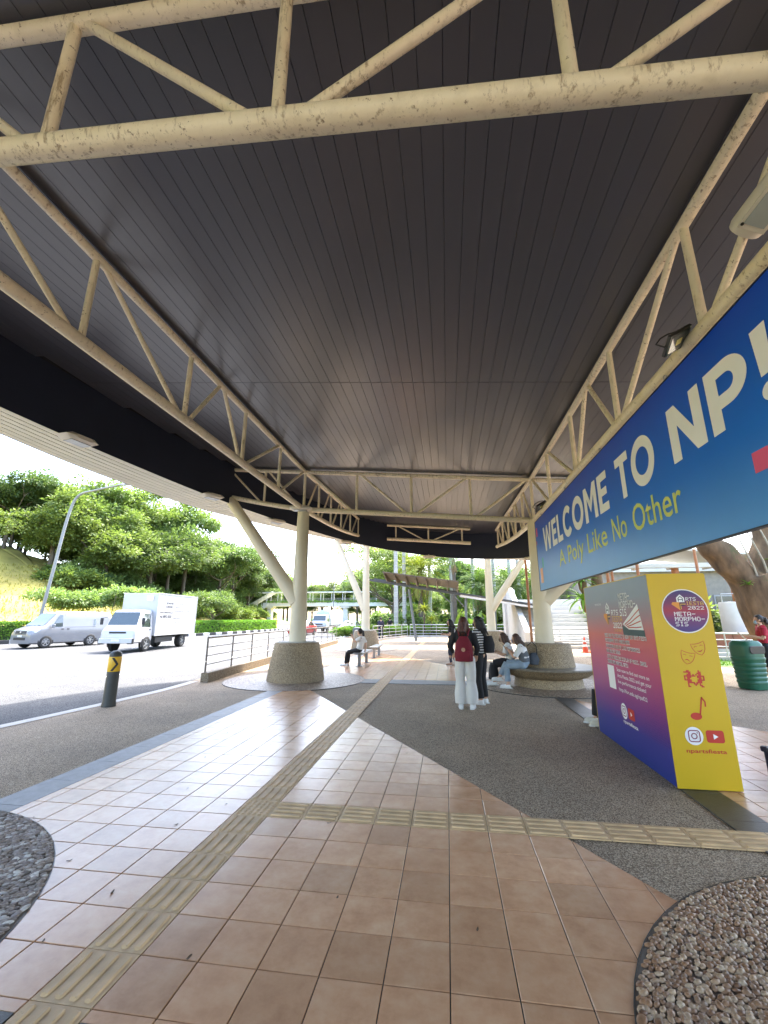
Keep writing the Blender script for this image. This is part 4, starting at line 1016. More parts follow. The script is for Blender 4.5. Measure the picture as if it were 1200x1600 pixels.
    # cut the face free
    bm = bmesh.new(); bm.from_mesh(hm); kill = [v for v in bm.verts if (v.co - hd).dot(hv) > .028 and (v.co.z - hd.z) < .062 and abs((v.co - hd).dot(hs)) < .075]
    bmesh.ops.delete(bm, geom=kill, context='VERTS'); bm.to_mesh(hm); bm.free(); put('hair', hm, root)
    if look.get('mask'):
        t = MB(); rows = []
        for z in (-.085, -.06, -.03, 0.0): rows.append([hd + V(0, 0, z) + hv * ((.098 if z > -.08 else .075) - .030 * (a / 50) ** 2 * (1 if z > -.05 else 1.1)) + hs * (.068 * a / 50) for a in (-50, -30, -10, 10, 30, 50)])
        t.loft(rows, closed=False, caps=False); o = t.build('face_mask', look['mask'], root, world=False, smooth=True)
        sm = o.modifiers.new('thick', 'SOLIDIFY'); sm.thickness = .004
    for q in 'lr':                       # shoes
        an, toe = j['an' + q], j['to' + q]; d = (toe - an); d.z = 0; d = d.normalized(); gz = min(an.z - .078, toe.z - .03)
        t = MB(); s3 = V(-d.y, d.x, 0); hc = V(an.x, an.y, gz)
        t.tube([hc - d * .045 + V(0, 0, .045), hc + d * .06 + V(0, 0, .045), hc + d * .15 + V(0, 0, .038), hc + d * .185 + V(0, 0, .030)], [.042, .044, .040, .026], 12)
        t.tube([hc + V(0, 0, .04), hc + V(0, 0, .085)], [.045, .042], 12)
        sh_me = remesh(t, 'shoe', look['shoe'], .009, 2); o = put('shoe', sh_me, root)
        t = MB(); outl = [hc + d * a + s3 * w for a, w in ((-.085, .0), (-.06, .035), (.05, .043), (.14, .045), (.19, .03), (.205, 0))]; outl += [hc + d * a - s3 * w for a, w in ((.19, .03), (.14, .045), (.05, .043), (-.06, .035))]
        t.prism([(p.x, p.y) for p in outl], gz, gz + .022); t.build('sole', pm('shoe_sole', (.6, .6, .58), .6), o, world=False)
    return root
STAND = dict(pelvis=(0, 0, .90), waist=(0, 0, 1.03), chest=(0, 0, 1.24), neck=(0, .0, 1.37), head=(0, .02, 1.49), shl=(-.165, 0, 1.315), shr=(.165, 0, 1.315), ell=(-.21, -.02, 1.06), elr=(.21, -.02, 1.06), wrl=(-.20, .10, .85), wrr=(.20, .10, .85),
             hpl=(-.09, 0, .86), hpr=(.09, 0, .86), knl=(-.10, .02, .47), knr=(.10, .02, .47), anl=(-.10, -.02, .08), anr=(.10, -.02, .08), tol=(-.12, .14, .03), tor=(.12, .14, .03))
SIT = dict(pelvis=(0, 0, .56), waist=(0, .0, .69), chest=(0, .02, .90), neck=(0, .04, 1.03), head=(0, .07, 1.15), shl=(-.165, .02, .975), shr=(.165, .02, .975), ell=(-.20, .06, .74), elr=(.20, .06, .74), wrl=(-.12, .28, .70), wrr=(.12, .28, .70),
           hpl=(-.09, .02, .545), hpr=(.09, .02, .545), knl=(-.10, .42, .50), knr=(.10, .42, .50), anl=(-.10, .40, .08), anr=(.10, .46, .08), tol=(-.11, .56, .03), tor=(.11, .62, .03))
def mod(base, **k): d = dict(base); d.update(k); return d
white_sh = pm('white_trainer', (.7, .7, .69), .5, var=.06)
black_c = cloth('black_cloth', (.012, .012, .014)); white_c = cloth('white_cloth', (.66, .66, .65), .05); jeans_d = cloth('dark_denim', (.018, .026, .05)); jeans_l = cloth('light_denim', (.22, .29, .36)); grey_c = cloth('grey_cloth', (.10, .11, .125)); red_c = cloth('red_cloth', (.32, .012, .03)); cream_c = cloth('cream_trousers', (.60, .585, .55), .04)
navy_mask = pm('navy_mask', (.015, .02, .06), .7); blue_mask = pm('blue_mask', (.28, .45, .60), .7); blk_mask = pm('black_mask', (.01, .01, .012), .7); lil_mask = pm('lilac_mask', (.40, .34, .48), .7)
# 1 woman on the metal bench, facing the road
person('woman in white shirt and black trousers sitting on the near metal bench', (-3.08, 15.12, -.012), R(86), mod(SIT, waist=(0, -.05, .68), chest=(0, -.09, .88), neck=(0, -.06, 1.02), head=(0, -.02, 1.14), face=(.25, 1, 0), shl=(-.165, -.10, .95), shr=(.165, -.10, .95), ell=(-.22, .10, .82), wrl=(-.10, .22, 1.0), elr=(.22, -.20, .72), wrr=(.21, -.16, .475), hdr=(.1, .1, -.5), hpl=(-.09, .02, .52), hpr=(.09, .02, .52), pelvis=(0, 0, .53), knl=(-.08, .38, .47), knr=(.10, .40, .47), anl=(-.06, .46, .08), anr=(.1, .42, .08), tol=(-.06, .62, .03), tor=(.1, .58, .03)),
       dict(legs=(black_c, .95, 1.0), top=(white_c, .75, .7), hair=(hair_k, 'tail', .02), shoe=white_sh))
# 2 woman in black walking with a phone
p2 = person('woman in black tee and dark jeans standing farthest off, looking at her phone', (.12, 15.7, -.012), R(80), mod(STAND, head=(0, .05, 1.47), face=(0, 1, 0), ell=(-.20, .02, 1.06), elr=(.20, .02, 1.06), wrl=(-.08, .24, 1.07), wrr=(.08, .26, 1.09), knr=(.09, .10, .47), anr=(.1, .06, .08), tor=(.1, .22, .03), anl=(-.1, -.18, .10), tol=(-.1, -.02, .03)),
       dict(legs=(jeans_d, .85, .75), top=(black_c, .7, .7), hair=(hair_k, 'long', .10), mask=blk_mask, shoe=pm('tan_sandal', (.35, .22, .14), .6)), scale=.99)
# 3 woman with the red backpack, seen from behind
p3 = person('woman in wide white trousers and black top seen from behind, wearing a red backpack', (.30, 8.55, -.012), R(-6), mod(STAND, face=(.30, 1, 0), elr=(.24, -.02, 1.06), wrr=(.21, .12, .92), ell=(-.27, -.03, 1.09), wrl=(-.22, .13, .95)),
       dict(legs=(cream_c, 1.12, 1.75, .99), top=(black_c, 1.9, .35), hair=(hair_r, 'long', .06), shoe=white_sh), scale=1.01)
# 4 woman in striped top
p4 = person('woman in striped black and white top and black trousers beside the red backpack', (.62, 9.05, -.012), R(62), mod(STAND, face=(0, 1, 0), wrl=(-.16, .16, .90), wrr=(.16, .18, .92)),
       dict(legs=(black_c, .95, 1.05), top=(striped(), 1.0, .75), hair=(hair_k, 'long', .16), mask=navy_mask, shoe=white_sh), scale=1.02)
# 5, 6 two women on the round bench
p5 = person('woman in white tee and wide black trousers on the round bench, farther of the two', (1.52, 11.45, -.0), R(84), mod(SIT, chest=(0, .05, .88), neck=(0, .10, 1.01), head=(0, .15, 1.12), face=(.3, 1, -.1), shl=(-.165, .05, .95), shr=(.165, .05, .95), wrl=(-.10, .36, .78), wrr=(.10, .34, .80), ell=(-.2, .14, .72), elr=(.2, .14, .72)),
       dict(legs=(black_c, 1.15, 1.7), top=(white_c, .85, .6), hair=(hair_b, 'long', .02), mask=blk_mask, shoe=white_sh), scale=1.0)
p6 = person('woman in light jeans and grey dungarees on the round bench, nearer of the two', (1.78, 10.92, -.0), R(72), mod(SIT, chest=(0, .06, .88), neck=(0, .12, 1.01), head=(0, .18, 1.11), face=(.1, 1, -.15), shl=(-.165, .06, .95), shr=(.165, .06, .95), wrl=(-.07, .36, .86), wrr=(.07, .36, .86), ell=(-.18, .20, .70), elr=(.18, .20, .70), knr=(.08, .44, .56), anr=(.02, .62, .22), tor=(-.02, .77, .19)),
       dict(legs=(jeans_l, 1.0, 1.1, .82), top=(white_c, .9, .1), hair=(hair_b, 'long', .10), mask=lil_mask, shoe=white_sh), scale=1.0)
# dungaree bib of the nearer seated woman
t = MB(); t.tube([(0, .0, .60), (0, .02, .74), (0, .065, .86)], [.124, .122, .122], 18, flat=1.36); put('bib', remesh(t, 'bib', grey_c, .011, 3), p6)
# 7 person behind the poster board
person('person in black trousers and white trainers mostly hidden behind the poster board', (2.74, 7.56, -.006), R(88), mod(SIT, anl=(-.10, .44, .08), tol=(-.11, .60, .03)), dict(legs=(black_c, 1.0, 1.2), top=(black_c, 1.9, .4), hair=(hair_k, 'long', .1), shoe=pm('cream_trainer', (.62, .60, .52), .6)), scale=1.0)
st_ = empty('stool', (2.74, 7.56, 0), label='round black stool behind the poster board under the hidden person', cat='stool')
MB().lathe([(.17, .41), (.18, .42), (.18, .45), (.16, .462)], 24, (2.74, 7.56, 0)).build('seat', black_c, st_, smooth=40)
for k in range(4): MB().tube([(2.74 + .12 * math.cos(k * 1.57 + .78), 7.56 + .12 * math.sin(k * 1.57 + .78), .42), (2.74 + .2 * math.cos(k * 1.57 + .78), 7.56 + .2 * math.sin(k * 1.57 + .78), -.012)], .014, 8).build('leg', blk, st_, smooth=60)
# 8 woman in red at the right frame edge
p8 = person('woman in red tee and blue face mask reading a sheet at the right edge', (7.98, 12.55, -.012), R(72), mod(STAND, face=(0, 1, -.1), wrl=(-.08, .30, 1.12), wrr=(.08, .30, 1.12), ell=(-.2, .04, 1.06), elr=(.2, .04, 1.06)), dict(legs=(black_c, 1.0, 1.0, .15), top=(red_c, .75, .6), hair=(hair_k, 'tail', .0), mask=blue_mask, shoe=white_sh), skin=skin_m, scale=1.05)
# things carried
e = empty('backpack', (.30, 8.55, 0), R(-6), label='dark red backpack with round patch on the back of the woman in white trousers', cat='backpack')
t = MB(); t.tube([(0, -.19, .83), (0, -.20, .98), (0, -.19, 1.14), (0, -.165, 1.27)], [.085, .088, .078, .04], 18, flat=1.95); put('bag', remesh(t, 'bag', cloth('maroon_canvas', (.16, .008, .02)), .011, 4), e)
t = MB(); t.tube([(0, -.275, .83), (0, -.285, .93), (0, -.278, 1.02)], [.03, .034, .03], 14, flat=4.0); put('pocket', remesh(t, 'pocket', cloth('maroon_canvas', (.16, .008, .02)), .011, 3), e)
MB().lathe([(.036, 0), (.036, .006), (.03, .008)], 20).build('round_patch', pm('patch', (.45, .25, .16), .7), e, world=False).matrix_local = Matrix.Translation((0, -.31, 1.04)) @ Matrix.Rotation(R(90), 4, 'X')
for s_ in (-1, 1): MB().tube([(s_ * .08, -.14, 1.28), (s_ * .11, -.03, 1.40), (s_ * .115, .10, 1.33), (s_ * .125, .10, 1.12), (s_ * .13, -.04, .92)], .013, 8, flat=1.6).build('strap', cloth('maroon_canvas', (.16, .008, .02)), e, world=False, smooth=True)
MB().tube([(-.05, -.17, 1.30), (-.04, -.18, 1.35), (.04, -.18, 1.35), (.05, -.17, 1.30)], .009, 8).build('handle', black_c, e, world=False, smooth=True)
e = empty('shoulder_bag', (.74, 9.0, 0), R(20), label='black rucksack hanging behind the woman in the striped top', cat='bag')
t = MB(); t.tube([(.05, -.02, .94), (.05, -.02, 1.1), (.04, -.02, 1.26)], [.075, .085, .06], 16, flat=1.5); put('bag', remesh(t, 'bag', black_c, .011, 3), e)
for s_ in (-1, 1): MB().tube([(.03, .07 * s_, 1.28), (-.04, .09 * s_, 1.40), (-.12, .1 * s_, 1.40)], .012, 8).build('strap', black_c, e, world=False, smooth=True)
e = empty('sling_bag', (1.98, 10.98, .46), R(40), label='grey soft bag beside the nearer woman on the round bench', cat='bag')
t = MB(); t.tube([(0, 0, .075), (.02, 0, .2), (.03, 0, .34)], [.10, .12, .06], 16, flat=1.4); put('bag', remesh(t, 'bag', cloth('slate_canvas', (.045, .055, .07)), .011, 3, .012, 12), e)
MB().tube([(.03, -.1, .3), (.0, -.12, .5), (-.06, -.05, .60), (-.1, .05, .5)], .01, 8).build('strap', black_c, e, world=False, smooth=True)
def phone(loc, rz, label):
    e = empty('mobile_phone', loc, rz, label=label, cat='phone', group='phones in hands'); e.rotation_euler = (R(-35), 0, rz)
    MB().cbox((0, 0, 0), (.07, .010, .145), .004).build('case', blk, e, world=False); MB().box((0, -.006, 0), (.063, .002, .135)).build('screen', glass_mat('phone_glass', (.05, .06, .07)), e, world=False)
def at_local(p, v): return Matrix.Translation(p.location) @ p.rotation_euler.to_matrix().to_4x4() @ Vector(v)
phone(at_local(p2, (0, .36, 1.14)), R(80), 'black phone held by the woman in black tee'); phone(at_local(p5, (0, .46, .86)), R(84), 'phone held by the farther woman on the round bench'); phone(at_local(p6, (0, .45, .92)), R(72), 'phone held by the nearer woman on the round bench')
e = empty('paper_sheet', at_local(p8, (0, .42, 1.16)), R(72), label='white sheet held by the woman in red at the right edge', cat='paper'); e.rotation_euler = (R(-40), 0, R(72))
MB().box((0, 0, 0), (.2, .003, .28)).build('sheet', pm('paper', (.75, .75, .74), .8, var=.03), e, world=False); MB().box((0, -.003, .03), (.1, .001, .1)).build('print', pm('paper_print', (.12, .13, .15), .8), e, world=False)
# ================================================================ VEHICLES
tyre_m = pm('tyre', (.018, .018, .018), .8, var=.2); rim_m = pm('alloy', (.45, .46, .47), .3, .7, var=.08); wglass = glass_mat('vehicle_glass', (.035, .05, .05), .04); dark_p = pm('black_plastic', (.02, .02, .022), .6); lens_c = pm('headlamp', (.6, .62, .63), .1, var=.1)
def paint(n, c, rough=.3, coat=.5): return pm(n, c, rough, var=.04, vs_=2, coat=coat)
class Shell:
    """vehicle body lofted through stations along local x (front at 0): (x, zbot, zbelt, ztop, wbot, wbelt, wtop)"""
    def __init__(s, st): s.st = st
    def at(s, x):
        st = s.st
        if x <= st[0][0]: return st[0]
        for a, b in zip(st, st[1:]):
            if a[0] <= x <= b[0]:
                t = (x - a[0]) / max(b[0] - a[0], 1e-6); return tuple(lerp(p, q, t) for p, q in zip(a, b))
        return st[-1]
    def hw(s, x, z):
        _, zb_, zm, zt_, wb, wm, wt = s.at(x)
        if z <= zm: return lerp(wb, wm, max(0, (z - zb_) / max(zm - zb_, .01)))
        return lerp(wm, wt, min(1, (z - zm) / max(zt_ - zm, .01)))
    def ring(s, row):
        x, zb_, zm, zt_, wb, wm, wt = row; r_ = min(.09, (zt_ - zm) * .4)
        h = [(-wb * .9, zb_), (-wb, zb_ + .06), (-lerp(wb, wm, .55) - .012, lerp(zb_, zm, .55)), (-wm, zm - .02), (-wm + .012, zm + .02), (-lerp(wm, wt, .5), lerp(zm, zt_, .5)), (-wt, zt_ - r_), (-wt + r_ * .4, zt_ - r_ * .3), (-wt + r_ * 1.3, zt_)]
        full = h + [(-y, z) for y, z in reversed(h)]
        return [(x, y, z) for y, z in full]
    def body(s): return MB().loft([s.ring(r_) for r_ in s.st])
    def side(s, poly, side, eps=.006, n=5):
        """polygon in (x,z) laid on the flank"""
        mb = MB(); mb.add([(x, side * (s.hw(x, z) + eps), z) for x, z in poly], [tuple(range(len(poly)))]); return mb
    def fx(s, z, lo=0, hi=2.5):
        """x on the front slope where the roof line reaches height z"""
        for a, b in zip(s.st, s.st[1:]):
            if a[3] <= z <= b[3] and b[3] > a[3]: return lerp(a[0], b[0], (z - a[3]) / (b[3] - a[3]))
        return hi
    def front(s, z0, z1, w0, w1, eps=.012, rows=4, cols=6):
        mb = MB(); R_ = []
        for i in range(rows + 1):
            z = lerp(z0, z1, i / rows); w = lerp(w0, w1, i / rows); x = s.fx(z)
            R_.append([(x - eps * .8, lerp(-w, w, k / cols), z + eps) for k in range(cols + 1)])
        return mb.loft(R_, caps=False, closed=False)
def wheel(par, x, y, z, r, w, side, spokes=6):
    M = Matrix.Rotation(R(-90 * side), 4, 'X')
    def add(mb, name, m, sm=40, pr=None):
        mb.v = [tuple(Vector((x, y, z)) + M @ Vector(v)) for v in mb.v]; return mb.build(name, m, pr or par, smooth=sm, world=False)
    t = MB(); t.lathe([(r * .62, -w / 2), (r * .9, -w / 2), (r * .98, -w * .4), (r, -w * .2), (r, w * .2), (r * .98, w * .4), (r * .9, w / 2), (r * .64, w / 2), (r * .62, w * .3)], 28)
    o = add(t, 'wheel', tyre_m)
    rm = MB(); rm.lathe([(r * .63, w * .1), (r * .63, w * .42), (r * .56, w * .42), (r * .54, w * .2), (.01, w * .2)], 24)
    for k in range(spokes):
        a = 2 * math.pi * k / spokes; c, s_ = math.cos(a), math.sin(a)
        rm.box((c * r * .33, s_ * r * .33, w * .34), (r * .5, r * .13, w * .14), a)
    rm.lathe([(r * .16, w * .3), (r * .14, w * .45), (.01, w * .46)], 12); add(rm, 'rim', rim_m, 40, o)
def arch(par, sh, x, r, side, m=None):
    mb = MB(); z0 = r * .95; pts = [(x + r * 1.22 * math.cos(R(a)), z0 + r * 1.22 * math.sin(R(a))) for a in range(-15, 196, 15)]
    mb.add([(px, side * (sh.hw(px, pz) + .004), pz) for px, pz in pts], [tuple(range(len(pts)))]); mb.build('wheel_arch', m or dark_p, par, world=False)
# ---- silver panel van
van = empty('panel_van', (-24.35, 22.0, -.1), R(79.6), label='silver white panel van driving on the road at the far left', cat='van')
silver = paint('silver_paint', (.17, .175, .185), .28)
sh = Shell([(0, .42, .62, .72, .62, .68, .60), (.05, .26, .72, .93, .78, .80, .70), (.16, .24, .80, 1.02, .83, .84, .76), (.55, .24, .98, 1.14, .845, .85, .80), (.75, .24, 1.02, 1.28, .845, .85, .78), (1.35, .24, 1.05, 1.90, .845, .85, .66), (1.55, .24, 1.06, 1.97, .845, .85, .68), (2.4, .24, 1.06, 2.0, .845, .85, .70), (4.4, .24, 1.06, 1.99, .845, .85, .70), (4.62, .27, 1.06, 1.96, .83, .84, .68), (4.7, .36, 1.06, 1.86, .80, .82, .66)])
sh.body().build('body', silver, van, smooth=35, world=False)
sh.front(1.20, 1.86, .70, .60).build('windscreen', wglass, van, smooth=60, world=False)
for sd_ in (-1, 1):
    sh.side([(1.02, 1.14), (1.62, 1.14), (1.62, 1.78), (1.46, 1.80)], sd_).build('side_window', wglass, van, world=False)
    sh.side([(3.5, 1.2), (3.62, 1.2), (3.62, 1.55), (3.5, 1.55)], sd_).build('side_window', wglass, van, world=False)
    for xx in (.98, 1.72, 2.95): stroke_pts = sh.side([(xx, .34), (xx + .014, .34), (xx + .014, 1.84 if xx > 1.5 else 1.12), (xx, 1.84 if xx > 1.5 else 1.12)], sd_, .004); stroke_pts.build('door_seam', dark_p, van, world=False)
    sh.side([(1.74, 1.10), (3.6, 1.10), (3.6, 1.115), (1.74, 1.115)], sd_, .005).build('slide_rail', dark_p, van, world=False)
    for xx in (1.55, 1.86): sh.side([(xx, .98), (xx + .15, .98), (xx + .15, 1.03), (xx, 1.03)], sd_, .02).build('handle', dark_p, van, world=False)
    hl = MB(); hl.add([(.10, sd_ * .52, .98), (.16, sd_ * .80, .96), (.62, sd_ * .86, 1.10), (.50, sd_ * .80, 1.13), (.12, sd_ * .52, 1.08)], [(0, 1, 2, 3, 4)]); 
    MB().loft([[(.03, sd_ * .46, .72), (.03, sd_ * .46, .92)], [(.06, sd_ * .66, .72), (.08, sd_ * .66, .98)], [(.13, sd_ * .815, .76), (.2, sd_ * .82, .98)], [(.42, sd_ * .865, .98), (.48, sd_ * .865, 1.08)]], closed=False, caps=False).build('headlight', lens_c, van, world=False)
    for xx in (.82, 3.38): arch(van, sh, xx, .34, sd_); wheel(van, xx, sd_ * .78, .335, .335, .2, sd_, 6)
    MB().cbox((1.02, sd_ * .97, 1.18), (.1, .2, .2), .03).build('mirror', silver, van, world=False)
    MB().box((4.70, sd_ * .74, 1.05), (.04, .12, .5)).build('tail_light', pm('tail_red', (.35, .01, .01), .2), van, world=False)
gr_ = MB()
for k in range(3): gr_.box((.012 + .012 * k, 0, .78 + .065 * k), (.03, .84, .04))
gr_.build('grille', dark_p, van, world=False)
MB().box((.0, 0, .52), (.04, .9, .13)).build('air_intake', dark_p, van, world=False)
MB().box((-.012, 0, .66), (.01, .36, .10)).build('number_plate', pm('plate', (.6, .6, .58), .5), van, world=False)
MB().lathe([(.055, 0), (.05, .02), (.01, .02)], 16).build('badge', rim_m, van, world=False).matrix_local = Matrix.Translation((.0, 0, .85)) @ Matrix.Rotation(R(-90), 4, 'Y')
MB().tube([(.62, -.5, 1.21), (.72, .0, 1.27)], .012, 6).build('wiper', dark_p, van, world=False)
MB().box((2.35, 0, .25), (3.9, 1.3, .06)).build('underbody', dark_p, van, world=False)
van.scale = (1.06, 1.06, 1.06)
# ---- white box lorry
tr = empty('box_lorry', (-16.5, 20.0, -.1), R(97.5), label='white box lorry with moving company lettering following the van', cat='lorry')
wpaint = paint('white_truck_paint', (.42, .425, .435), .35)
cs = Shell([(0, .50, .95, 1.06, .78, .80, .74), (.06, .46, 1.02, 1.16, .86, .87, .82), (.22, .46, 1.12, 1.28, .87, .88, .83), (.30, .46, 1.15, 1.34, .87, .88, .82), (.62, .46, 1.20, 2.02, .87, .88, .74), (.78, .46, 1.20, 2.12, .87, .88, .74), (1.50, .46, 1.20, 2.14, .87, .88, .76), (1.60, .46, 1.20, 2.10, .86, .87, .75)])
cs.body().build('cab', wpaint, tr, smooth=35, world=False)
cs.front(1.36, 2.00, .76, .70).build('windscreen', wglass, tr, smooth=60, world=False)
MB().cbox((4.05, 0, 1.92), (4.8, 1.96, 2.26), .02).build('cargo_box', wpaint, tr, world=False)
for z in (.80, 3.04): 
    for y in (-.985, .985): MB().box((4.05, y, z), (4.82, .03, .06)).build('box_trim', pm('box_trim', (.5, .5, .5), .4, .4), tr, world=False)
for x in (1.655, 6.445): MB().box((x, -.985, 1.92), (.05, .03, 2.24)).build('box_trim', pm('box_trim', (.5, .5, .5), .4, .4), tr, world=False)
MB().box((3.7, 0, .66), (5.4, .8, .16)).build('chassis', dark_p, tr, world=False)
for sd_ in (-1, 1):
    cs.side([(.56, 1.28), (1.36, 1.24), (1.38, 1.92), (.86, 1.96)], sd_).build('side_window', wglass, tr, world=False)
    for xx in (.50, 1.46): cs.side([(xx, .62), (xx + .015, .62), (xx + .015, 1.98), (xx, 1.98)] if xx > 1 else [(xx, .95), (xx + .015, .95), (xx + .015, 1.22), (xx, 1.22)], sd_, .004).build('door_seam', dark_p, tr, world=False)
    cs.side([(1.22, 1.10), (1.4, 1.10), (1.4, 1.15), (1.22, 1.15)], sd_, .02).build('handle', dark_p, tr, world=False)
    arch(tr, cs, 1.12, .40, sd_); wheel(tr, 1.12, sd_ * .80, .39, .39, .22, sd_, 5); wheel(tr, 5.1, sd_ * .74, .39, .39, .34, sd_, 5)
    MB().box((5.1, sd_ * .74, .83), (1.0, .4, .04)).build('mudguard', dark_p, tr, world=False)
    MB().box((2.9, sd_ * .88, .55), (1.9, .03, .28)).build('side_guard', dark_p, tr, world=False)
    MB().loft([[(.015, sd_ * .50, .92), (.02, sd_ * .50, 1.04)], [(.05, sd_ * .72, .92), (.06, sd_ * .72, 1.08)], [(.10, sd_ * .845, .95), (.16, sd_ * .85, 1.10)]], closed=False, caps=False).build('headlight', lens_c, tr, world=False)
    MB().tube([(.36, sd_ * .86, 1.75), (.28, sd_ * 1.05, 1.72)], .012, 6).build('mirror_arm', dark_p, tr, world=False); MB().cbox((.28, sd_ * 1.08, 1.55), (.08, .16, .34), .03).build('mirror', dark_p, tr, world=False)
MB().box((.0, 0, 1.0), (.03, .86, .09)).build('grille', dark_p, tr, world=False)
MB().cbox((-.06, 0, .60), (.14, 1.72, .26), .03).build('bumper', wpaint, tr, world=False)
for sd_ in (-1, 1): MB().cbox((-.05, sd_ * .74, .58), (.14, .30, .28), .03).build('bumper_corner', dark_p, tr, world=False)
MB().box((-.135, 0, .62), (.01, .4, .10)).build('number_plate', pm('plate', (.6, .6, .58), .5), tr, world=False)
MB().cbox((1.60, -.55, 2.78), (.06, .34, .26), .01).build('front_plaque', ink_white, tr, world=False)
txt_g = pm('truck_lettering', (.010, .010, .018), .5)
RZ, FU = (1, 0, 0), (0, 0, 1)             # the -y flank reads towards +x
for s, x, z, w, h in (('GET MOVERS', 2.55, 2.48, .82, .11), ('SG MOVERS', 2.55, 2.28, .74, .11), ('www.getmovers.sg', 1.95, 1.97, 1.45, .10), ('Hp: 8892 0050', 1.98, 1.72, 1.3, .15)):
    o = place_text(tr, s, (x, -.9845, z), RZ, FU, w, h, txt_g, bold=.02); 
for k, (s, w) in enumerate((('House Moving', .9), ('Office Relocation Work', 1.25), ('Piano and Heavy Items', 1.2), ('Storage and Disposal Service', 1.55), ('Delivery Service', 1.0), ('Lorry with Driver', 1.05))):
    place_text(tr, '* ' + s, (3.62 - .06 * k, -.9845, 2.50 - .21 * k), RZ, FU, w, .07, txt_g)
for k, s in enumerate(('Call', 'Anytime', 'Islandwide', 'Free Quote', 'Daily', 'Now')): place_text(tr, s, (5.2 - .05 * k, -.9845, 2.50 - .21 * k), RZ, FU, .09 * len(s) * .62, .07, txt_g)
for o in [c for c in tr.children if c.name.startswith('lettering')]:
    for v in o.data.vertices: v.co = Vector(v.co) + WL[tr.name]
# ---- cars farther off
def car(loc, rz, m, label, tall=1.45):
    e = empty('car', loc, rz, label=label, cat='car', group='cars farther along the road')
    k = tall / 1.45
    s_ = Shell([(0, .34, .60, .66, .62, .66, .60), (.1, .22, .66, .76, .80, .82, .74), (.9, .20, .78, .92, .86, .87, .78), (1.15, .20, .84, .98, .86, .87, .78), (1.85, .20, .88, 1.38 * k, .86, .87, .60), (2.4, .20, .88, 1.45 * k, .86, .87, .60), (3.1, .20, .90, 1.40 * k, .86, .87, .60), (3.9, .20, .92, 1.08, .85, .86, .68), (4.3, .26, .88, 1.0, .80, .82, .70), (4.42, .40, .8, .86, .74, .76, .68)])
    s_.body().build('body', m, e, smooth=35, world=False); s_.front(1.02, 1.34 * k, .68, .56).build('windscreen', wglass, e, smooth=60, world=False)
    for sd_ in (-1, 1):
        s_.side([(1.45, .96), (2.45, .96), (2.4, 1.34 * k), (1.86, 1.30 * k)], sd_).build('side_window', wglass, e, world=False); s_.side([(2.52, .96), (3.5, .98), (3.1, 1.30 * k), (2.5, 1.34 * k)], sd_).build('side_window', wglass, e, world=False)
        for xx in (.80, 3.4): arch(e, s_, xx, .31, sd_); wheel(e, xx, sd_ * .78, .31, .31, .2, sd_, 5)
        MB().cbox((.1, sd_ * .62, .68), (.16, .28, .12), .03).build('headlight', lens_c, e, world=False)
        MB().cbox((1.5, sd_ * .98, .98), (.1, .16, .1), .03).build('mirror', m, e, world=False)
    MB().box((.0, 0, .5), (.04, .9, .16)).build('grille', dark_p, e, world=False); MB().box((2.2, 0, .24), (3.6, 1.3, .06)).build('underbody', dark_p, e, world=False); MB().box((-.025, 0, .62), (.01, .36, .1)).build('number_plate', pm('plate', (.6, .6, .58), .5), e, world=False)
car((-15.1, 42.0, -.1), R(88), paint('red_paint', (.32, .012, .012)), 'red car coming up the road behind the left column')
car((-10.9, 45.5, -.1), R(86), paint('blue_grey_paint', (.10, .14, .19)), 'dark blue car coming up the road nearest the kerb')
lo = empty('tipper_lorry', (-15.4, 51.0, -.1), R(90), label='white lorry with a covered load coming up the road behind the cars', cat='lorry')
s_ = Shell([(0, .5, .95, 1.06, .78, .80, .74), (.06, .46, 1.02, 1.2, .9, .92, .86), (.25, .46, 1.2, 1.4, .92, .93, .86), (.6, .46, 1.2, 2.05, .92, .93, .80), (.8, .46, 1.2, 2.15, .92, .93, .80), (1.6, .46, 1.2, 2.15, .92, .93, .80)])
s_.body().build('cab', wpaint, lo, smooth=35, world=False); s_.front(1.42, 2.02, .80, .74).build('windscreen', wglass, lo, smooth=60, world=False)
MB().cbox((3.8, 0, 1.3), (4.0, 2.0, .9), .03).build('load_bed', wpaint, lo, world=False); MB().loft([[(x, -.95, 1.75), (x, -.8, 2.5), (x, 0, 2.75), (x, .8, 2.5), (x, .95, 1.75)] for x in (1.85, 5.75)], closed=True).build('load_cover', pm('tarp', (.42, .5, .52), .7), lo, world=False)
for sd_ in (-1, 1):
    wheel(lo, 1.1, sd_ * .82, .42, .42, .24, sd_); wheel(lo, 4.6, sd_ * .78, .42, .42, .34, sd_); MB().cbox((.02, sd_ * .66, .9), (.1, .3, .16), .03).build('headlight', lens_c, lo, world=False)
    s_.side([(.62, 1.3), (1.4, 1.28), (1.4, 1.95), (.9, 1.98)], sd_).build('side_window', wglass, lo, world=False)
MB().cbox((-.05, 0, .62), (.14, 1.8, .28), .03).build('bumper', dark_p, lo, world=False); MB().box((.0, 0, 1.0), (.04, 1.0, .14)).build('grille', dark_p, lo, world=False); MB().box((3.2, 0, .7), (5, .9, .2)).build('chassis', dark_p, lo, world=False)
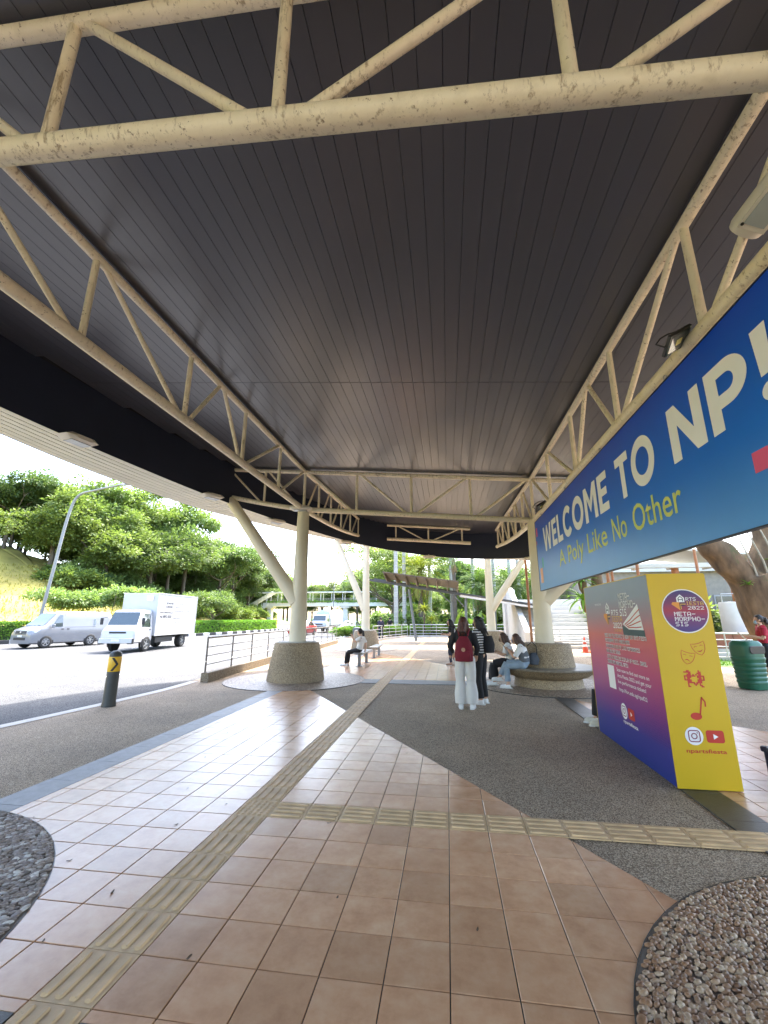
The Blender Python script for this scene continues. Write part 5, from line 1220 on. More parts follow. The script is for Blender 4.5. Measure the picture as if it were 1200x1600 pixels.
# ================================================================ HILL, TREES, HEDGE, BRIDGE, LAMPS
leafA = mat_leaf('leaf_mid_green', (.080, .130, .042), (.185, .255, .085)); leafB = mat_leaf('leaf_fresh_green', (.105, .16, .042), (.235, .30, .095)); leafC = mat_leaf('leaf_deep_green', (.055, .095, .038), (.13, .19, .07))
hedge_m = mat_leaf('hedge_leaf', (.07, .17, .02), (.18, .32, .05)); palm_m = mat_leaf('palm_leaf', (.05, .11, .025), (.15, .22, .05)); palmY = mat_leaf('yellow_palm_leaf', (.16, .20, .03), (.34, .36, .06)); dryp = mat_leaf('dry_palm_leaf', (.14, .09, .035), (.30, .20, .09), .2)
bark_m = pm('bark', (.11, .085, .06), .9, var=.35, vs_=5, bs_=12, bstr=.8, scale=(1, 1, .3)); pale_bark = pm('pale_palm_bark', (.36, .35, .32), .8, var=.25, vs_=3, bs_=10, bstr=.4, scale=(.5, .5, 3))
def leaf_quad(mb, c, d, n, L_, W):
    """one folded leaf: two triangles about its midrib"""
    d = d.normalized(); s_ = d.cross(n)
    if s_.length < 1e-4: s_ = Vector((1, 0, 0))
    s_.normalize(); up = s_.cross(d)
    a = c; b = c + d * L_
    m_ = c + d * L_ * .45
    mb.add([a, m_ + s_ * W + up * W * .3, b, m_ - s_ * W + up * W * .3], [(0, 1, 2), (0, 2, 3)])
def rv(rg): 
    while True:
        v = Vector((rg.uniform(-1, 1), rg.uniform(-1, 1), rg.uniform(-1, 1)))
        if .05 < v.length < 1: return v.normalized()
def crown_mesh(seed, rx, rz, lobes, clumps, leaves, L_, mats, flatb=.35, csize=.8):
    rg = random.Random(seed); mb = MB()
    LB = []
    for k in range(lobes):
        a = 2.399 * k + rg.uniform(-.5, .5); q = rg.uniform(.15, .85) if k else 0
        LB.append((Vector((math.cos(a) * rx * q, math.sin(a) * rx * q, rg.uniform(-.45, .55) * rz * (1.1 - .6 * q))), rg.uniform(.24, .46) * rx, rg.uniform(.22, .42) * rz))
    for k in range(clumps):
        c, r1, r2 = LB[k % len(LB)]; v = rv(rg)
        if v.z < -.3: v.z *= -flatb
        s_ = rg.uniform(.72, 1.05); p = c + Vector((v.x * r1, v.y * r1, v.z * r2)) * s_
        cs_ = csize * rg.uniform(.6, 1.3)
        for i in range(leaves):
            o = rv(rg) * cs_ * rg.random() ** .5; o.z *= .55
            d = (o.normalized() * .7 + v * .4 + rv(rg) * .5); d.z -= .15
            n = (Vector((0, 0, 1)) + rv(rg) * .7).normalized()
            leaf_quad(mb, p + o, d, n, L_ * rg.uniform(.7, 1.35), L_ * rg.uniform(.22, .36))
    return mb.mesh('crown', mats)
def trunk_mesh(seed, h, r, crown_z, spread, limbs=6, m=None, lean=0):
    rg = random.Random(seed); mb = MB()
    top = Vector((lean, 0, h)); mid = Vector((lean * .3 + rg.uniform(-.2, .2), rg.uniform(-.2, .2), h * .5))
    pts = spline([(0, 0, -.6), tuple(mid), tuple(top)], 4); mb.tube(pts, [lerp(r, r * .6, i / (len(pts) - 1)) for i in range(len(pts))], 10)
    for k in range(limbs):
        a = 2 * math.pi * k / limbs + rg.uniform(-.4, .4); st = pts[rg.randint(max(0, len(pts) - 4), len(pts) - 1)]
        e_ = Vector((math.cos(a) * spread * rg.uniform(.5, .95), math.sin(a) * spread * rg.uniform(.5, .95), crown_z + rg.uniform(-.1, .25) * spread))
        m1 = st.lerp(e_, .5) + Vector((0, 0, -.08 * spread)); pp = spline([tuple(st), tuple(m1), tuple(e_)], 4)
        mb.tube(pp, [lerp(r * .42, r * .08, i / (len(pp) - 1)) for i in range(len(pp))], 7, caps=False)
        for _ in range(2):
            s2 = pp[rg.randint(4, len(pp) - 2)]; e2 = s2 + rv(rg) * spread * .35 + Vector((0, 0, spread * .15)); mb.tube([s2, s2.lerp(e2, .5) + Vector((0, 0, .05 * spread)), e2], [r * .14, r * .09, r * .04], 5, caps=False)
    return mb.mesh('trunk', m or bark_m, smooth=60)
KINDS = []
for i, (rx, rz_, lb, m_) in enumerate(((4.8, 4.4, 15, leafA), (5.4, 3.8, 17, leafC), (4.4, 5.0, 14, leafB), (5.8, 4.0, 18, leafA), (4.2, 3.6, 13, leafC), (5.0, 4.6, 16, leafB))):
    KINDS.append((crown_mesh(50 + i, rx, rz_, lb, 480, 34, .29, m_, csize=.75), trunk_mesh(80 + i, 5.0, .24, 6.4, rx * .7), rx))
def tree(name, label, loc, kind, s_, rz, cz=7.0, group=None, sz=1.0):
    e = empty(name, loc, rz, label=label, cat='tree', group=group)
    put('trunk', kind[1], e, (0, 0, 0), (0, 0, 0), (s_, s_, s_ * sz)); put('crown', kind[0], e, (0, 0, cz * s_ * sz), (0, 0, 0), (s_, s_, s_ * sz)); return e
TONE = ('mid', 'deep', 'fresh', 'mid', 'deep', 'fresh')
def zone(p):
    """where a far thing shows: named after what stands in front of it"""
    a = math.degrees(math.atan2(p[0], p[1]))
    for lim, s in ((-50, 'beyond the left frame edge'), (-43, 'over the silver van'), (-38.5, 'between van and lorry'), (-33, 'over the lorry cab'), (-29, 'over the lorry box'), (-25, 'right of the lorry box'), (-21.5, 'left of the left column'), (-17, 'behind the left column'), (-13, 'right of the left column'), (-9, 'left of the seated woman'), (-5, 'behind the left rear column'), (-2, 'behind the slanted shelter post'), (2, 'behind the standing women'), (6, 'behind the right rear column'), (11, 'behind the white terrace'), (17, 'behind the banner corner'), (26, 'behind the poster board')):
        if a < lim: return s
    return 'behind the old leaning trunk'
# hill
def smooth(t): t = max(0, min(1, t)); return t * t * (3 - 2 * t)
HM = [(-60, 13), (20, 12), (30, 10.5), (38, 10.5), (50, 9.5), (62, 9), (85, 8), (110, 7), (200, 6)]
def hm(y):
    for a, b in zip(HM, HM[1:]):
        if a[0] <= y <= b[0]: return lerp(a[1], b[1], (y - a[0]) / (b[0] - a[0]))
    return 4
def hill_pt(i, d):
    p = fk[i]; t = (fk[min(i + 1, len(fk) - 1)] - fk[max(i - 1, 0)]).normalized(); q = p + Vector((-t.y, t.x)) * d
    z = -.02 + smooth((d - 3) / 30) * hm(p.y) + max(0, d - 30) * .05 + .35 * noise.noise(Vector((q.x * .12, q.y * .12, 0))) * smooth((d - 3) / 8)
    return Vector((q.x, q.y, z))
ds = [.25, 1.2, 2.4, 3.5, 5, 7, 9, 11.5, 14, 17, 20, 24, 28, 33, 40, 55, 80, 130]
hl = MB(); nS = len(fk)
hl.add([hill_pt(i, d) for i in range(nS) for d in ds], [(i * len(ds) + k, (i + 1) * len(ds) + k, (i + 1) * len(ds) + k + 1, i * len(ds) + k + 1) for i in range(nS - 1) for k in range(len(ds) - 1)])
hl.build('hillside', grass_m, smooth=180, kind='structure')
# tufts on the slope
tm_ = mat_leaf('dry_grass_blade', (.26, .24, .05), (.42, .36, .09), .3); tf = MB(); rg = random.Random(3)
for k in range(9000):
    i = rg.uniform(10, 34); d = rg.uniform(2.6, 22); a = hill_pt(int(i), d); b = hill_pt(int(i) + 1, d); p = a.lerp(b, i - int(i))
    leaf_quad(tf, p - Vector((0, 0, .03)), Vector((rg.uniform(-.4, .4), rg.uniform(-.4, .4), 1)), rv(rg), rg.uniform(.15, .4), .05)
tf.build('grass_tufts', tm_, kind='stuff', label='dry yellow grass covering the hillside', cat='grass')
# kerb stones, black and white
ks = MB(); par = link(bpy.data.objects.new('far_kerb', ribbon(fk, -.28, -.02, -.098).mesh('far_kerb', conc_m))); par['kind'] = 'structure'
kw = pm('kerb_white', (.5, .5, .48), .8, var=.12); kk = pm('kerb_black', (.03, .03, .03), .8, var=.2)
mw = MB().cbox((0, 0, .03), (.22, .98, .26), .02).mesh('kerb_stone', kw); mk_ = MB().cbox((0, 0, .03), (.22, .98, .26), .02).mesh('kerb_stone', kk)
acc = 0; nxt = 0; cnt = 0
for a, b in zip(fk, fk[1:]):
    L_ = (b - a).length
    while nxt < acc + L_:
        p = a.lerp(b, (nxt - acc) / L_)
        if 5 < p.y < 95: put('kerb_stone', mw if cnt % 2 else mk_, par, (p.x, p.y, 0), (0, 0, math.atan2(b.y - a.y, b.x - a.x) - math.pi / 2)); cnt += 1
        nxt += 1.0
    acc += L_
# hedge: separate clipped lengths
def hedge_mesh(seed, L_, w, h, n, leaf=.13, m=hedge_m):
    rg = random.Random(seed); mb = MB()
    mb.box((0, 0, h * .44), (w * .78, L_ * .98, h * .84), mi=1)
    for k in range(n):
        f = rg.random(); y = rg.uniform(-L_ / 2, L_ / 2)
        bump_ = .06 * noise.noise(Vector((seed, y * 1.3, 0)))
        if f < .42: c = Vector((w / 2 * rg.uniform(.85, 1.05) * rg.choice((-1, 1)), y, rg.uniform(.03, h))); n_ = Vector((math.copysign(1, c.x), 0, .4))
        else: c = Vector((rg.uniform(-w / 2, w / 2), y, h * rg.uniform(.92, 1.03) + bump_)); n_ = Vector((0, 0, 1))
        leaf_quad(mb, c, n_ * .6 + rv(rg), rv(rg), leaf * rg.uniform(.7, 1.3), leaf * .33)
    return mb.mesh('foliage', [m, pm('hedge_core', (.025, .05, .012), .9, var=.4, vs_=6)])
hmsh = [hedge_mesh(s_, 4.0, 1.5, 1.25, 4200, .15) for s_ in (1, 2)]
hp = ['hedge length behind the van', 'hedge length']; acc = 0; nxt = 0; hcount = 0
where = ['at the left frame edge', 'behind the silver van', 'behind the gap between van and lorry', 'behind the box lorry', 'just right of the box lorry', 'between the lorry and the left column']
for a, b in zip(fk, fk[1:]):
    L_ = (b - a).length
    while nxt < acc + L_:
        p = a.lerp(b, (nxt - acc) / L_); t = (b - a).normalized(); q = p + Vector((-t.y, t.x)) * 1.7
        if 14 < p.y < 62:
            e = empty('hedge', (q.x, q.y, .0), math.atan2(t.y, t.x) - math.pi / 2, label='clipped roadside hedge length ' + zone(q), cat='hedge', group='hedge across the road'); put('foliage', hmsh[hcount % 2], e); hcount += 1
        nxt += 3.95
    acc += L_
# woodland on the hill
def dmin(y): return 30 if y < 30 else lerp(30, 17, (y - 30) / 10) if y < 40 else lerp(17, 11, min(1, (y - 40) / 20))
rg = random.Random(21); spots = []
for i in range(6, 52):
    for _ in range(5 if i < 26 else 11):
        d = dmin(fk[i].y) + 2 + rg.random() * 40; p = hill_pt(i, d)
        if p.y < 8: continue
        if all((p.xy - q.xy).length > 5.0 for q in spots): spots.append(p)
for k, p in enumerate(spots):
    s_ = rg.uniform(.85, 1.3) * (1.25 if p.y > 50 else 1.0)
    kn_ = rg.randrange(6)
    tree('woodland_tree', '%s green wood tree %s, %s' % (TONE[kn_], zone(p), 'front edge' if (p.xy - fk[min(range(nS), key=lambda i_: (fk[i_] - p.xy).length)]).length < 36 else 'farther up'), p - Vector((0, 0, 1.2)), KINDS[kn_], s_, rg.uniform(0, 6), cz=6.2, group='trees of the hillside wood', sz=rg.uniform(.85, 1.15))
# understorey bushes along the wood's lower edge hide the bare trunks
bush = [crown_mesh(140 + i, 2.3, 1.7, 5, 120, 24, .34, (leafA, leafC, leafB)[i], csize=.7) for i in range(3)]
for i in range(8, 50):
    for _ in range(2 if fk[i].y > 38 else 0):
        p = hill_pt(i, dmin(fk[i].y) + rg.uniform(-1, 4)); bk_ = rg.randrange(3); e = empty('woodland_bush', p, rg.uniform(0, 6), label='%s green wood-edge bush %s' % (('mid', 'deep', 'fresh')[bk_], zone(p)), cat='bush', group='bushes at the wood edge'); put('crown', bush[bk_], e, (0, 0, 1.0), (0, 0, 0), (rg.uniform(.8, 1.3),) * 3)
# three small spreading trees on the slope
ump = crown_mesh(201, 3.4, 1.5, 8, 230, 26, .26, leafA, csize=.7); umt = trunk_mesh(202, 1.9, .11, 3.0, 2.6, 7)
for (x, y, s_), lb in zip(((-31.6, 31.8, .92), (-28.6, 33.4, 1.0), (-26.6, 46.5, 1.1)), ('small spreading tree above the van roof', 'small spreading tree behind the lorry cab', 'small spreading tree right of the lorry box')):
    dd = min(range(nS), key=lambda i: (fk[i] - Vector((x, y))).length); z = hill_pt(dd, (fk[dd] - Vector((x, y))).length).z
    e = empty('spreading_tree', (x, y, z), .7 * x, label=lb, cat='tree', group='small trees on the grass slope'); put('trunk', umt, e, sc=(s_,) * 3); put('crown', ump, e, (0, 0, 3.3 * s_), sc=(s_,) * 3)
# street lamps
steel_l = pm('galvanised', (.22, .225, .23), .45, .4, var=.08)
def lamp(base, top, tip, label, r=.13):
    e = empty('street_lamp', base, label=label, cat='street lamp', group='street lamps along the road'); b, t, q = map(Vector, (base, top, tip))
    pts = spline([tuple(b), tuple(b.lerp(t, .5)), tuple(b.lerp(t, .9)), tuple(t + (q - t) * .12 + Vector((0, 0, (q.z - t.z) * .35))), tuple(t.lerp(q, .5) + Vector((0, 0, (q.z - t.z) * .28))), tuple(q)], 6)
    MB().tube(pts, [lerp(r, r * .5, i / (len(pts) - 1)) for i in range(len(pts))], 12).build('pole', steel_l, e, smooth=60)
    d = (q - t); d.z *= .2; d.normalize(); a = math.atan2(d.y, d.x)
    MB().cbox(q + d * .4, (.9, .28, .10), .03, a).build('lamp_head', pm('lamp_grey', (.3, .31, .32), .4), e); MB().box(q + d * .45 - Vector((0, 0, .055)), (.55, .2, .02), a).build('lamp_lens', lens_c, e)
    MB().lathe([(r * 1.7, 0), (r * 1.7, .5), (r * 1.3, .6)], 12, base).build('base', steel_l, e, smooth=40)
lamp((-29.75, 28, .0), (-28.75, 28, 10.2), (-24.9, 28, 11.6), 'tall grey street lamp rising behind the silver van')
lamp((-57.6, 48, 4.5), (-55.6, 48, 11.4), (-52.3, 48, 12.05), 'grey street lamp on the hill at the left frame edge')
lamp((-45.3, 75, .2), (-45.6, 75, 9.6), (-42.3, 75, 10.6), 'distant grey street lamp right of the lorry', .1)
lamp((-23.5, 88, .0), (-23.5, 88, 8.5), (-20.5, 88, 9.2), 'far street lamp beneath the footbridge', .1)
# pedestrian bridge
fb = empty('footbridge', (-30, 105, 0), label='covered pedestrian bridge with roofed stairs crossing the road in the distance', cat='footbridge')
bw = pm('bridge_white', (.70, .70, .68), .6, var=.08); bg = pm('bridge_roof', (.60, .64, .65), .5, var=.08)
MB().box((-26, 105, 4.95), (40, 2.6, .9)).build('deck', bw, fb); MB().box((-26, 105, 7.95), (44, 3.4, .16)).build('roof', bg, fb)
for k in range(15):
    for y in (103.8, 106.2): MB().box((-45 + 2.8 * k, y, 6.6), (.12, .12, 2.6)).build('roof_post', bw, fb)
for z in (5.7, 6.05, 6.4):
    for y in (103.75, 106.25): MB().box((-26, y, z), (40, .05, .06)).build('handrail', steel_l, fb)
planter = MB(); rg = random.Random(5)
for k in range(1500): leaf_quad(planter, Vector((rg.uniform(-45, -7), 103.6 + rg.uniform(-.2, .2), 5.5 + rg.uniform(-.05, .35))), rv(rg), rv(rg), .35, .1)
planter.build('planter_foliage', hedge_m, fb, kind='stuff')
for x in (-24.9, -44.5): MB().box((x, 105, 2.2), (1.0, 1.4, 4.6)).build('pier', bw, fb); MB().box((x, 105, 4.35), (2.2, 2.2, .5)).build('pier_head', bw, fb)
st = MB(); st.loft([[(-44.5, y, 5.2), (-44.5, y, 4.5), (-53, y, -.1), (-53, y, .5)] for y in (103.2, 103.4)]); st.build('stair_stringer', bw, fb)
for k in range(26):
    MB().box((-44.6 - .33 * k, 104.5, 5.2 - .19 * k), (.36, 2.2, .16)).build('stair_tread', bw, fb)
st = MB(); st.loft([[(-43.5, y, 8.1), (-43.5, y, 8.0), (-52.5, y, 3.0), (-52.5, y, 3.1)] for y in (102.6, 106.4)]); st.build('stair_roof', bg, fb)
for k in range(7): x = -45 - 1.15 * k; z = 5.3 - .66 * k; MB().box((x, 103.3, z + 1.1), (.1, .1, 2.4)).build('stair_post', bw, fb)
MB().box((-48.6, 103.25, 3.75), (9.6, .05, .08)).build('stair_rail', steel_l, fb).rotation_euler = (0, 0, 0)
MB().box((-54.8, 104.5, 3.0), (4.4, 3.6, .14)).build('landing_roof', bg, fb)
for x in (-56.6, -53.4): MB().box((x, 103.2, 1.5), (.12, .12, 3.0)).build('landing_post', bw, fb)
MB().lathe([(.7, 0), (.7, .06)], 20).build('round_sign', bw, fb, world=False).matrix_local = Matrix.Translation((2.5, -1.45, 5.0)) @ Matrix.Rotation(R(90), 4, 'X')
e = empty('parking_sign', (-52.2, 101, 0), label='small blue and yellow road sign at the foot of the bridge stairs', cat='sign')
MB().box((-52.2, 101, 1.2), (.08, .08, 2.4)).build('post', steel_l, e); MB().box((-52.2, 100.94, 2.1), (.7, .03, .7)).build('blue_plate', pm('sign_blue', (.03, .06, .35), .5), e); MB().box((-52.2, 100.94, 1.25), (.9, .03, .6)).build('yellow_plate', pm('sign_yellow', (.75, .5, .03), .5), e)
# far trees beyond the bridge and behind the shelter
rg = random.Random(33); far = []
for k in range(120):
    x = rg.uniform(-75, 60); y = rg.uniform(66, 175)
    if x < -4 - (y - 60) * .35 and x > -30 - (y - 60) * .38 and y < 150: continue
    if x > -12 and y < 70: continue
    p = Vector((x, y, 0))
    if all((p - q).length > 6.5 for q in far): far.append(p)
for k in range(17): far.append(Vector((-82 + 5.6 * k, 152 + 5 * (k % 3), 0)))
for p in far:
    kn_ = rg.randrange(6)
    tree('distant_tree', '%s green distant tree %s, %s' % (TONE[kn_], zone(p), 'nearer row' if p.y < 95 else 'middle distance' if p.y < 135 else 'farthest off'), p - Vector((0, 0, .8)), KINDS[kn_], rg.uniform(.9, 1.35) * (1.35 if p.y > 150 else 1), rg.uniform(0, 6), cz=6.0, group='distant trees', sz=rg.uniform(.9, 1.2))
# ================================================================ GARDEN BEHIND THE CANOPY
rain = crown_mesh(301, 7.2, 3.8, 13, 620, 30, .24, leafB, csize=.85); raint = trunk_mesh(302, 3.6, .34, 6.2, 5.6, 9, lean=.6)
e = empty('rain_tree', (-6.6, 50, -.2), .4, label='broad airy tree behind the left rear column', cat='tree'); put('trunk', raint, e); put('crown', rain, e, (0, 0, 7.6))
def frond(mb, L_, n, a0, droop, W, leafl, rg, az):
    """one feather frond: arched rachis with paired leaflets"""
    c, s_ = math.cos(az), math.sin(az); pts = []; x = z = 0; a = a0
    for i in range(13):
        pts.append(Vector((x * c, x * s_, z))); x += math.cos(a) * L_ / 12; z += math.sin(a) * L_ / 12; a -= droop / 12
    mb.tube(pts, [lerp(.035, .008, i / 12) for i in range(13)], 5, caps=False)
    side = Vector((-s_, c, 0))
    for k in range(n):
        t = .12 + .88 * k / n; f = t * 12; i = min(int(f), 11); p = pts[i].lerp(pts[i + 1], f - i); d = (pts[i + 1] - pts[i]).normalized(); ll = leafl * math.sin(math.pi * (.15 + .8 * t)) * rg.uniform(.85, 1.1)
        for sg in (-1, 1):
            dr = (side * sg * .75 + d * .55 + Vector((0, 0, rg.uniform(-.35, .1)))).normalized(); leaf_quad(mb, p, dr, d.cross(side) * 1.0 + Vector((0, 0, .2)), ll, W)
def palm_mesh(seed, nf, L_, m, n=22, leafl=.62, W=.035, lo=-.9, hi=1.35, droop=1.5):
    rg = random.Random(seed); mb = MB()
    for k in range(nf): frond(mb, L_ * rg.uniform(.8, 1.1), n, lerp(lo, hi, (k / nf) ** .7) + rg.uniform(-.12, .12), droop * rg.uniform(.7, 1.2), W, leafl, rg, 2.399 * k + rg.uniform(-.2, .2))
    return mb.mesh('crown', m)
date = palm_mesh(401, 54, 3.6, palm_m); dateY = palm_mesh(402, 50, 3.6, palmY); royal = palm_mesh(403, 16, 4.2, palm_m, 24, .8, .045, -.2, 1.3, 1.8); skirt = palm_mesh(404, 26, 2.6, dryp, 18, .4, .03, -1.5, -1.15, .25)
def palm_trunk(h, r): 
    mb = MB(); nn = 26; mb.lathe([(r * (1.25 if i < 2 else 1.0 - .18 * i / nn) * (1.03 if i % 2 else .985), -.3 + (h + .3) * i / nn) for i in range(nn + 1)], 14); return mb
def palm(x, y, h, r, crown, label, tm=pale_bark, s_=1.0, sk=False, name='palm_tree', group=None):
    e = empty(name, (x, y, -.1), random.uniform(0, 6), label=label, cat='palm', group=group); palm_trunk(h, r).build('trunk', tm, e, smooth=60, world=False); put('crown', crown, e, (0, 0, h), sc=(s_,) * 3)
    if sk: put('dead_fronds', skirt, e, (0, 0, h - .1), sc=(s_,) * 3)
RG_ = 'tall pale-trunked palms'
for (x, y, h), lb in zip(((-4.75, 40.5, 13), (-4.3, 44, 13.5), (-1.9, 50, 13), (.55, 47, 13), (3.2, 52, 13), (5.4, 50, 13), (8.1, 50, 12.5), (6.6, 46, 13)), ('leftmost of the pale palm trunks behind the shelter', 'pale palm trunk second from the left behind the shelter', 'pale palm trunk rising behind the ribbed shelter roof', 'pale palm trunk over the standing women', 'pale palm trunk left of the right rear column', 'pale palm trunk just behind the right rear column', 'pale palm trunk above the white terrace', 'slim pale palm trunk right of the right rear column')):
    palm(x, y, h, .21, royal, lb, name='royal_palm', group=RG_)
palm(-2.7, 45, 6.6, .26, dateY, 'yellowish feathery palm above the ribbed shelter roof', bark_m, 1.1, True)
palm(3.3, 45, 5.0, .24, date, 'green feathery palm left of the right rear column', bark_m, .95, True)
palm(.8, 43, 7.4, .2, royal, 'palm with a brown skirt of dead fronds behind the shelter', bark_m, .5, True)
palm(9.0, 42, 5.4, .24, date, 'green feathery palm beyond the white terrace', bark_m, 1.0)
palm(6.0, 41, 4.6, .22, date, 'low green palm between the rear column and the terrace', bark_m, .9)
# big-leaved plants
_o = 'first second third fourth fifth sixth seventh eighth ninth tenth eleventh twelfth thirteenth fourteenth fifteenth sixteenth seventeenth'.split()
NTH = [w + ' from its left end' for w in _o] + [w + ' after the middle' for w in _o]
def strap_plant(seed, nl, L_, W, m, up=.9, droop=1.6):
    rg = random.Random(seed); mb = MB()
    for k in range(nl):
        az = 2.399 * k; a = lerp(1.45, .25, (k / nl)) * up; c, s_ = math.cos(az), math.sin(az); side = Vector((-s_, c, 0)); x = z = 0; ln = L_ * rg.uniform(.75, 1.1); rows = []
        for i in range(8):
            w = W * math.sin(math.pi * min(1, .12 + .86 * i / 7)) * 1.0; p = Vector((x * c, x * s_, z)); rows.append([p - side * w, p + Vector((0, 0, -w * .25)), p + side * w]); x += math.cos(a) * ln / 7; z += math.sin(a) * ln / 7; a -= droop / 7 * rg.uniform(.5, 1.2)
        mb.loft(rows, closed=False, caps=False)
    return mb.mesh('leaves', m)
drac = strap_plant(501, 60, 1.25, .055, palmY); nest = strap_plant(502, 34, 1.3, .075, hedge_m, .8, 1.7); banana = strap_plant(503, 12, 2.3, .26, palm_m, 1.05, .9)
for (x, y, z0, s_), lb in zip(((-2.1, 39.6, 2.2, 1.0), (-1.5, 40.0, 1.3, .8)), ('yellow-green spiky rosette plant on a stem beside the shelter post', 'lower yellow-green rosette plant beside the shelter post')):
    e = empty('rosette_plant', (x, y, 0), label=lb, cat='plant', group='rosette plants by the shelter'); MB().tube([(0, 0, 0), (.05, 0, z0)], [.08, .06], 8).build('stem', bark_m, e, world=False); put('leaves', drac, e, (.05, 0, z0), sc=(s_,) * 3)
for k, x in enumerate((.9, 1.7, 2.6, 3.4, 4.2)):
    e = empty('banana_plant', (x, 41 + (k % 2) * .9, 0), k * 1.3, label='broad-leaved upright plant behind the far railing, %s from the left' % _o[k], cat='plant', group='broad-leaved plants behind the railing'); put('leaves', banana, e, (0, 0, .1), sc=(1 + .1 * (k % 3),) * 3)
def shrub(x, y, s_, lb, grp, m=0, z=0):
    e = empty('shrub', (x, y, z), x * 3, label=lb, cat='shrub', group=grp); put('foliage', shrubs[m], e, (0, 0, .45 * s_), sc=(s_,) * 3)
shrubs = [crown_mesh(601 + i, .8, .6, 5, 60, 22, .13, (hedge_m, leafB, leafA)[i], csize=.28) for i in range(3)]
rg = random.Random(9)
for k in range(26): x = -9.5 + k * .30 + rg.uniform(-.1, .1); yq = 36.5 + .42 * k * .35 + rg.uniform(0, 1.2); shrub(x, yq, rg.uniform(.85, 1.2), '%s shrub behind the left rear railing, %s' % (('bright green', 'yellow-green')[k % 2], NTH[k]), 'shrubs behind the left rear railing', k % 2)
for k in range(34): x = -1.6 + k * .42; shrub(x, 40.0 + rg.uniform(0, 2.2), rg.uniform(.7, 1.25), '%s shrub in the bed behind the far railing, %s' % (('bright green', 'yellow-green', 'mid green')[k % 3], NTH[k]), 'shrubs behind the far railing', k % 3)
for k, x in enumerate((-9.5, -7.6, -5.2, -3.0, -.8, 1.4, 3.6, 5.8, 8.0, 10.2, 12.4, 14.6)):
    e = empty('garden_bush', (x, (58 if x < -4 else 46.5) + 1.3 * (k % 3), -.1), k * 1.1, label='%s green garden bush, %s from the left behind the palms' % (('mid', 'deep', 'fresh')[k % 3], _o[k]), cat='bush', group='garden bushes behind the palms'); put('crown', bush[k % 3], e, (0, 0, 1.0), sc=(1.0 + .12 * (k % 4),) * 3)
# far railings
silver_r = pm('silver_railing', (.48, .49, .49), .35, .6, var=.08)
def railing(pts, label, h=1.05, bars=(1.05, .8, .55, .3), step=1.5, z0=0.0, kerb=True, m=None):
    e = empty('steel_railing', (pts[0][0], pts[0][1], z0), label=label, cat='railing', group='silver railings'); m = m or silver_r
    P = [Vector((*p, z0)) for p in pts]
    for z in bars: MB().tube([p + Vector((0, 0, z)) for p in P], .03 if z == bars[0] else .02, 8).build('rail_bar', m, e, smooth=60)
    for a, b in zip(P, P[1:]):
        n_ = max(1, round((b - a).length / step))
        for k in range(n_ + 1): p = a.lerp(b, k / n_); MB().tube([p, p + Vector((0, 0, bars[0]))], .026, 8).build('post', m, e, smooth=60)
    if kerb:
        kb_ = MB(); kb_.loft([[(p.x - .1, p.y - .1, z0 - .02), (p.x + .1, p.y + .1, z0 - .02), (p.x + .1, p.y + .1, z0 + .14), (p.x - .1, p.y - .1, z0 + .14)] for p in P]); kb_.build('kerb', conc_m, e)
railing([(-5.3, 31.0), (-4.6, 34.6), (-3.5, 38.3)], 'silver railing in front of the bright shrubs behind the left rear column')
railing([(-3.3, 38.8), (-1.0, 38.9), (3.8, 38.9), (5.2, 38.6)], 'long silver railing across the far end of the walkway')
railing([(4.6, 25.4), (7.6, 25.2), (8.0, 24.2)], 'silver railing behind the round bench near the traffic cone')
railing([(9.4, 19.4), (13.5, 18.4), (20, 17.4)], 'silver railing left of the green bin', bars=(1.02, .78, .52, .28))
# covered walkway with ribbed roof
sl = empty('walkway_shelter', (-1, 31.5, 0), label='dark tilted walkway roof with fin ribs on slanted grey posts behind the main canopy', cat='shelter')
dk_ = pm('shelter_dark', (.045, .05, .055), .5, var=.1); bz = pm('shelter_bronze', (.11, .092, .072), .5, var=.1); bp = pm('shelter_post', (.16, .19, .22), .45, .3)
def slab(a, b, y0, y1, th, name, m, par=sl): MB().loft([[(p[0], y, p[1]), (p[0], y, p[1] + th)] + [(p[0], y1 if y == y0 else y0, p[1] + th), (p[0], y1 if y == y0 else y0, p[1])] for p, y in ((a, y0), (b, y0))]).build(name, m, par)
slab((-5.6, 4.22), (.95, 3.12), 30, 30.25, .16, 'edge_beam', dk_); slab((-5.6, 4.5), (.95, 3.4), 33, 33.2, .16, 'edge_beam', dk_)
slab((.9, 3.25), (6.6, 2.35), 30.6, 33.4, .10, 'lower_roof', dk_); slab((.9, 3.05), (6.6, 2.15), 30.5, 30.62, .14, 'gutter', pm('gutter_white', (.55, .56, .56), .5), sl)
MB().loft([[(-4.4, 29.4, 4.72), (-4.4, 33.4, 4.55), (-4.4, 33.4, 4.62), (-4.4, 29.4, 4.79)], [(.85, 29.4, 3.98), (.85, 33.4, 3.8), (.85, 33.4, 3.87), (.85, 29.4, 4.05)]]).build('upper_roof', bz, sl)
for k in range(8):
    t = k / 7; x = lerp(-4.3, .8, t); z = lerp(4.70, 3.97, t)
    MB().loft([[(x - .04, 29.45, z), (x + .04, 29.45, z), (x + .04, 29.45, z - .10), (x - .04, 29.45, z - .10)], [(x - .04, 31.5, z - .08), (x + .04, 31.5, z - .08), (x + .04, 31.5, z - .55), (x - .04, 31.5, z - .55)], [(x - .04, 33.2, z - .16), (x + .04, 33.2, z - .16), (x + .04, 33.2, z - .35), (x - .04, 33.2, z - .35)]]).build('fin_rib', bz, sl)
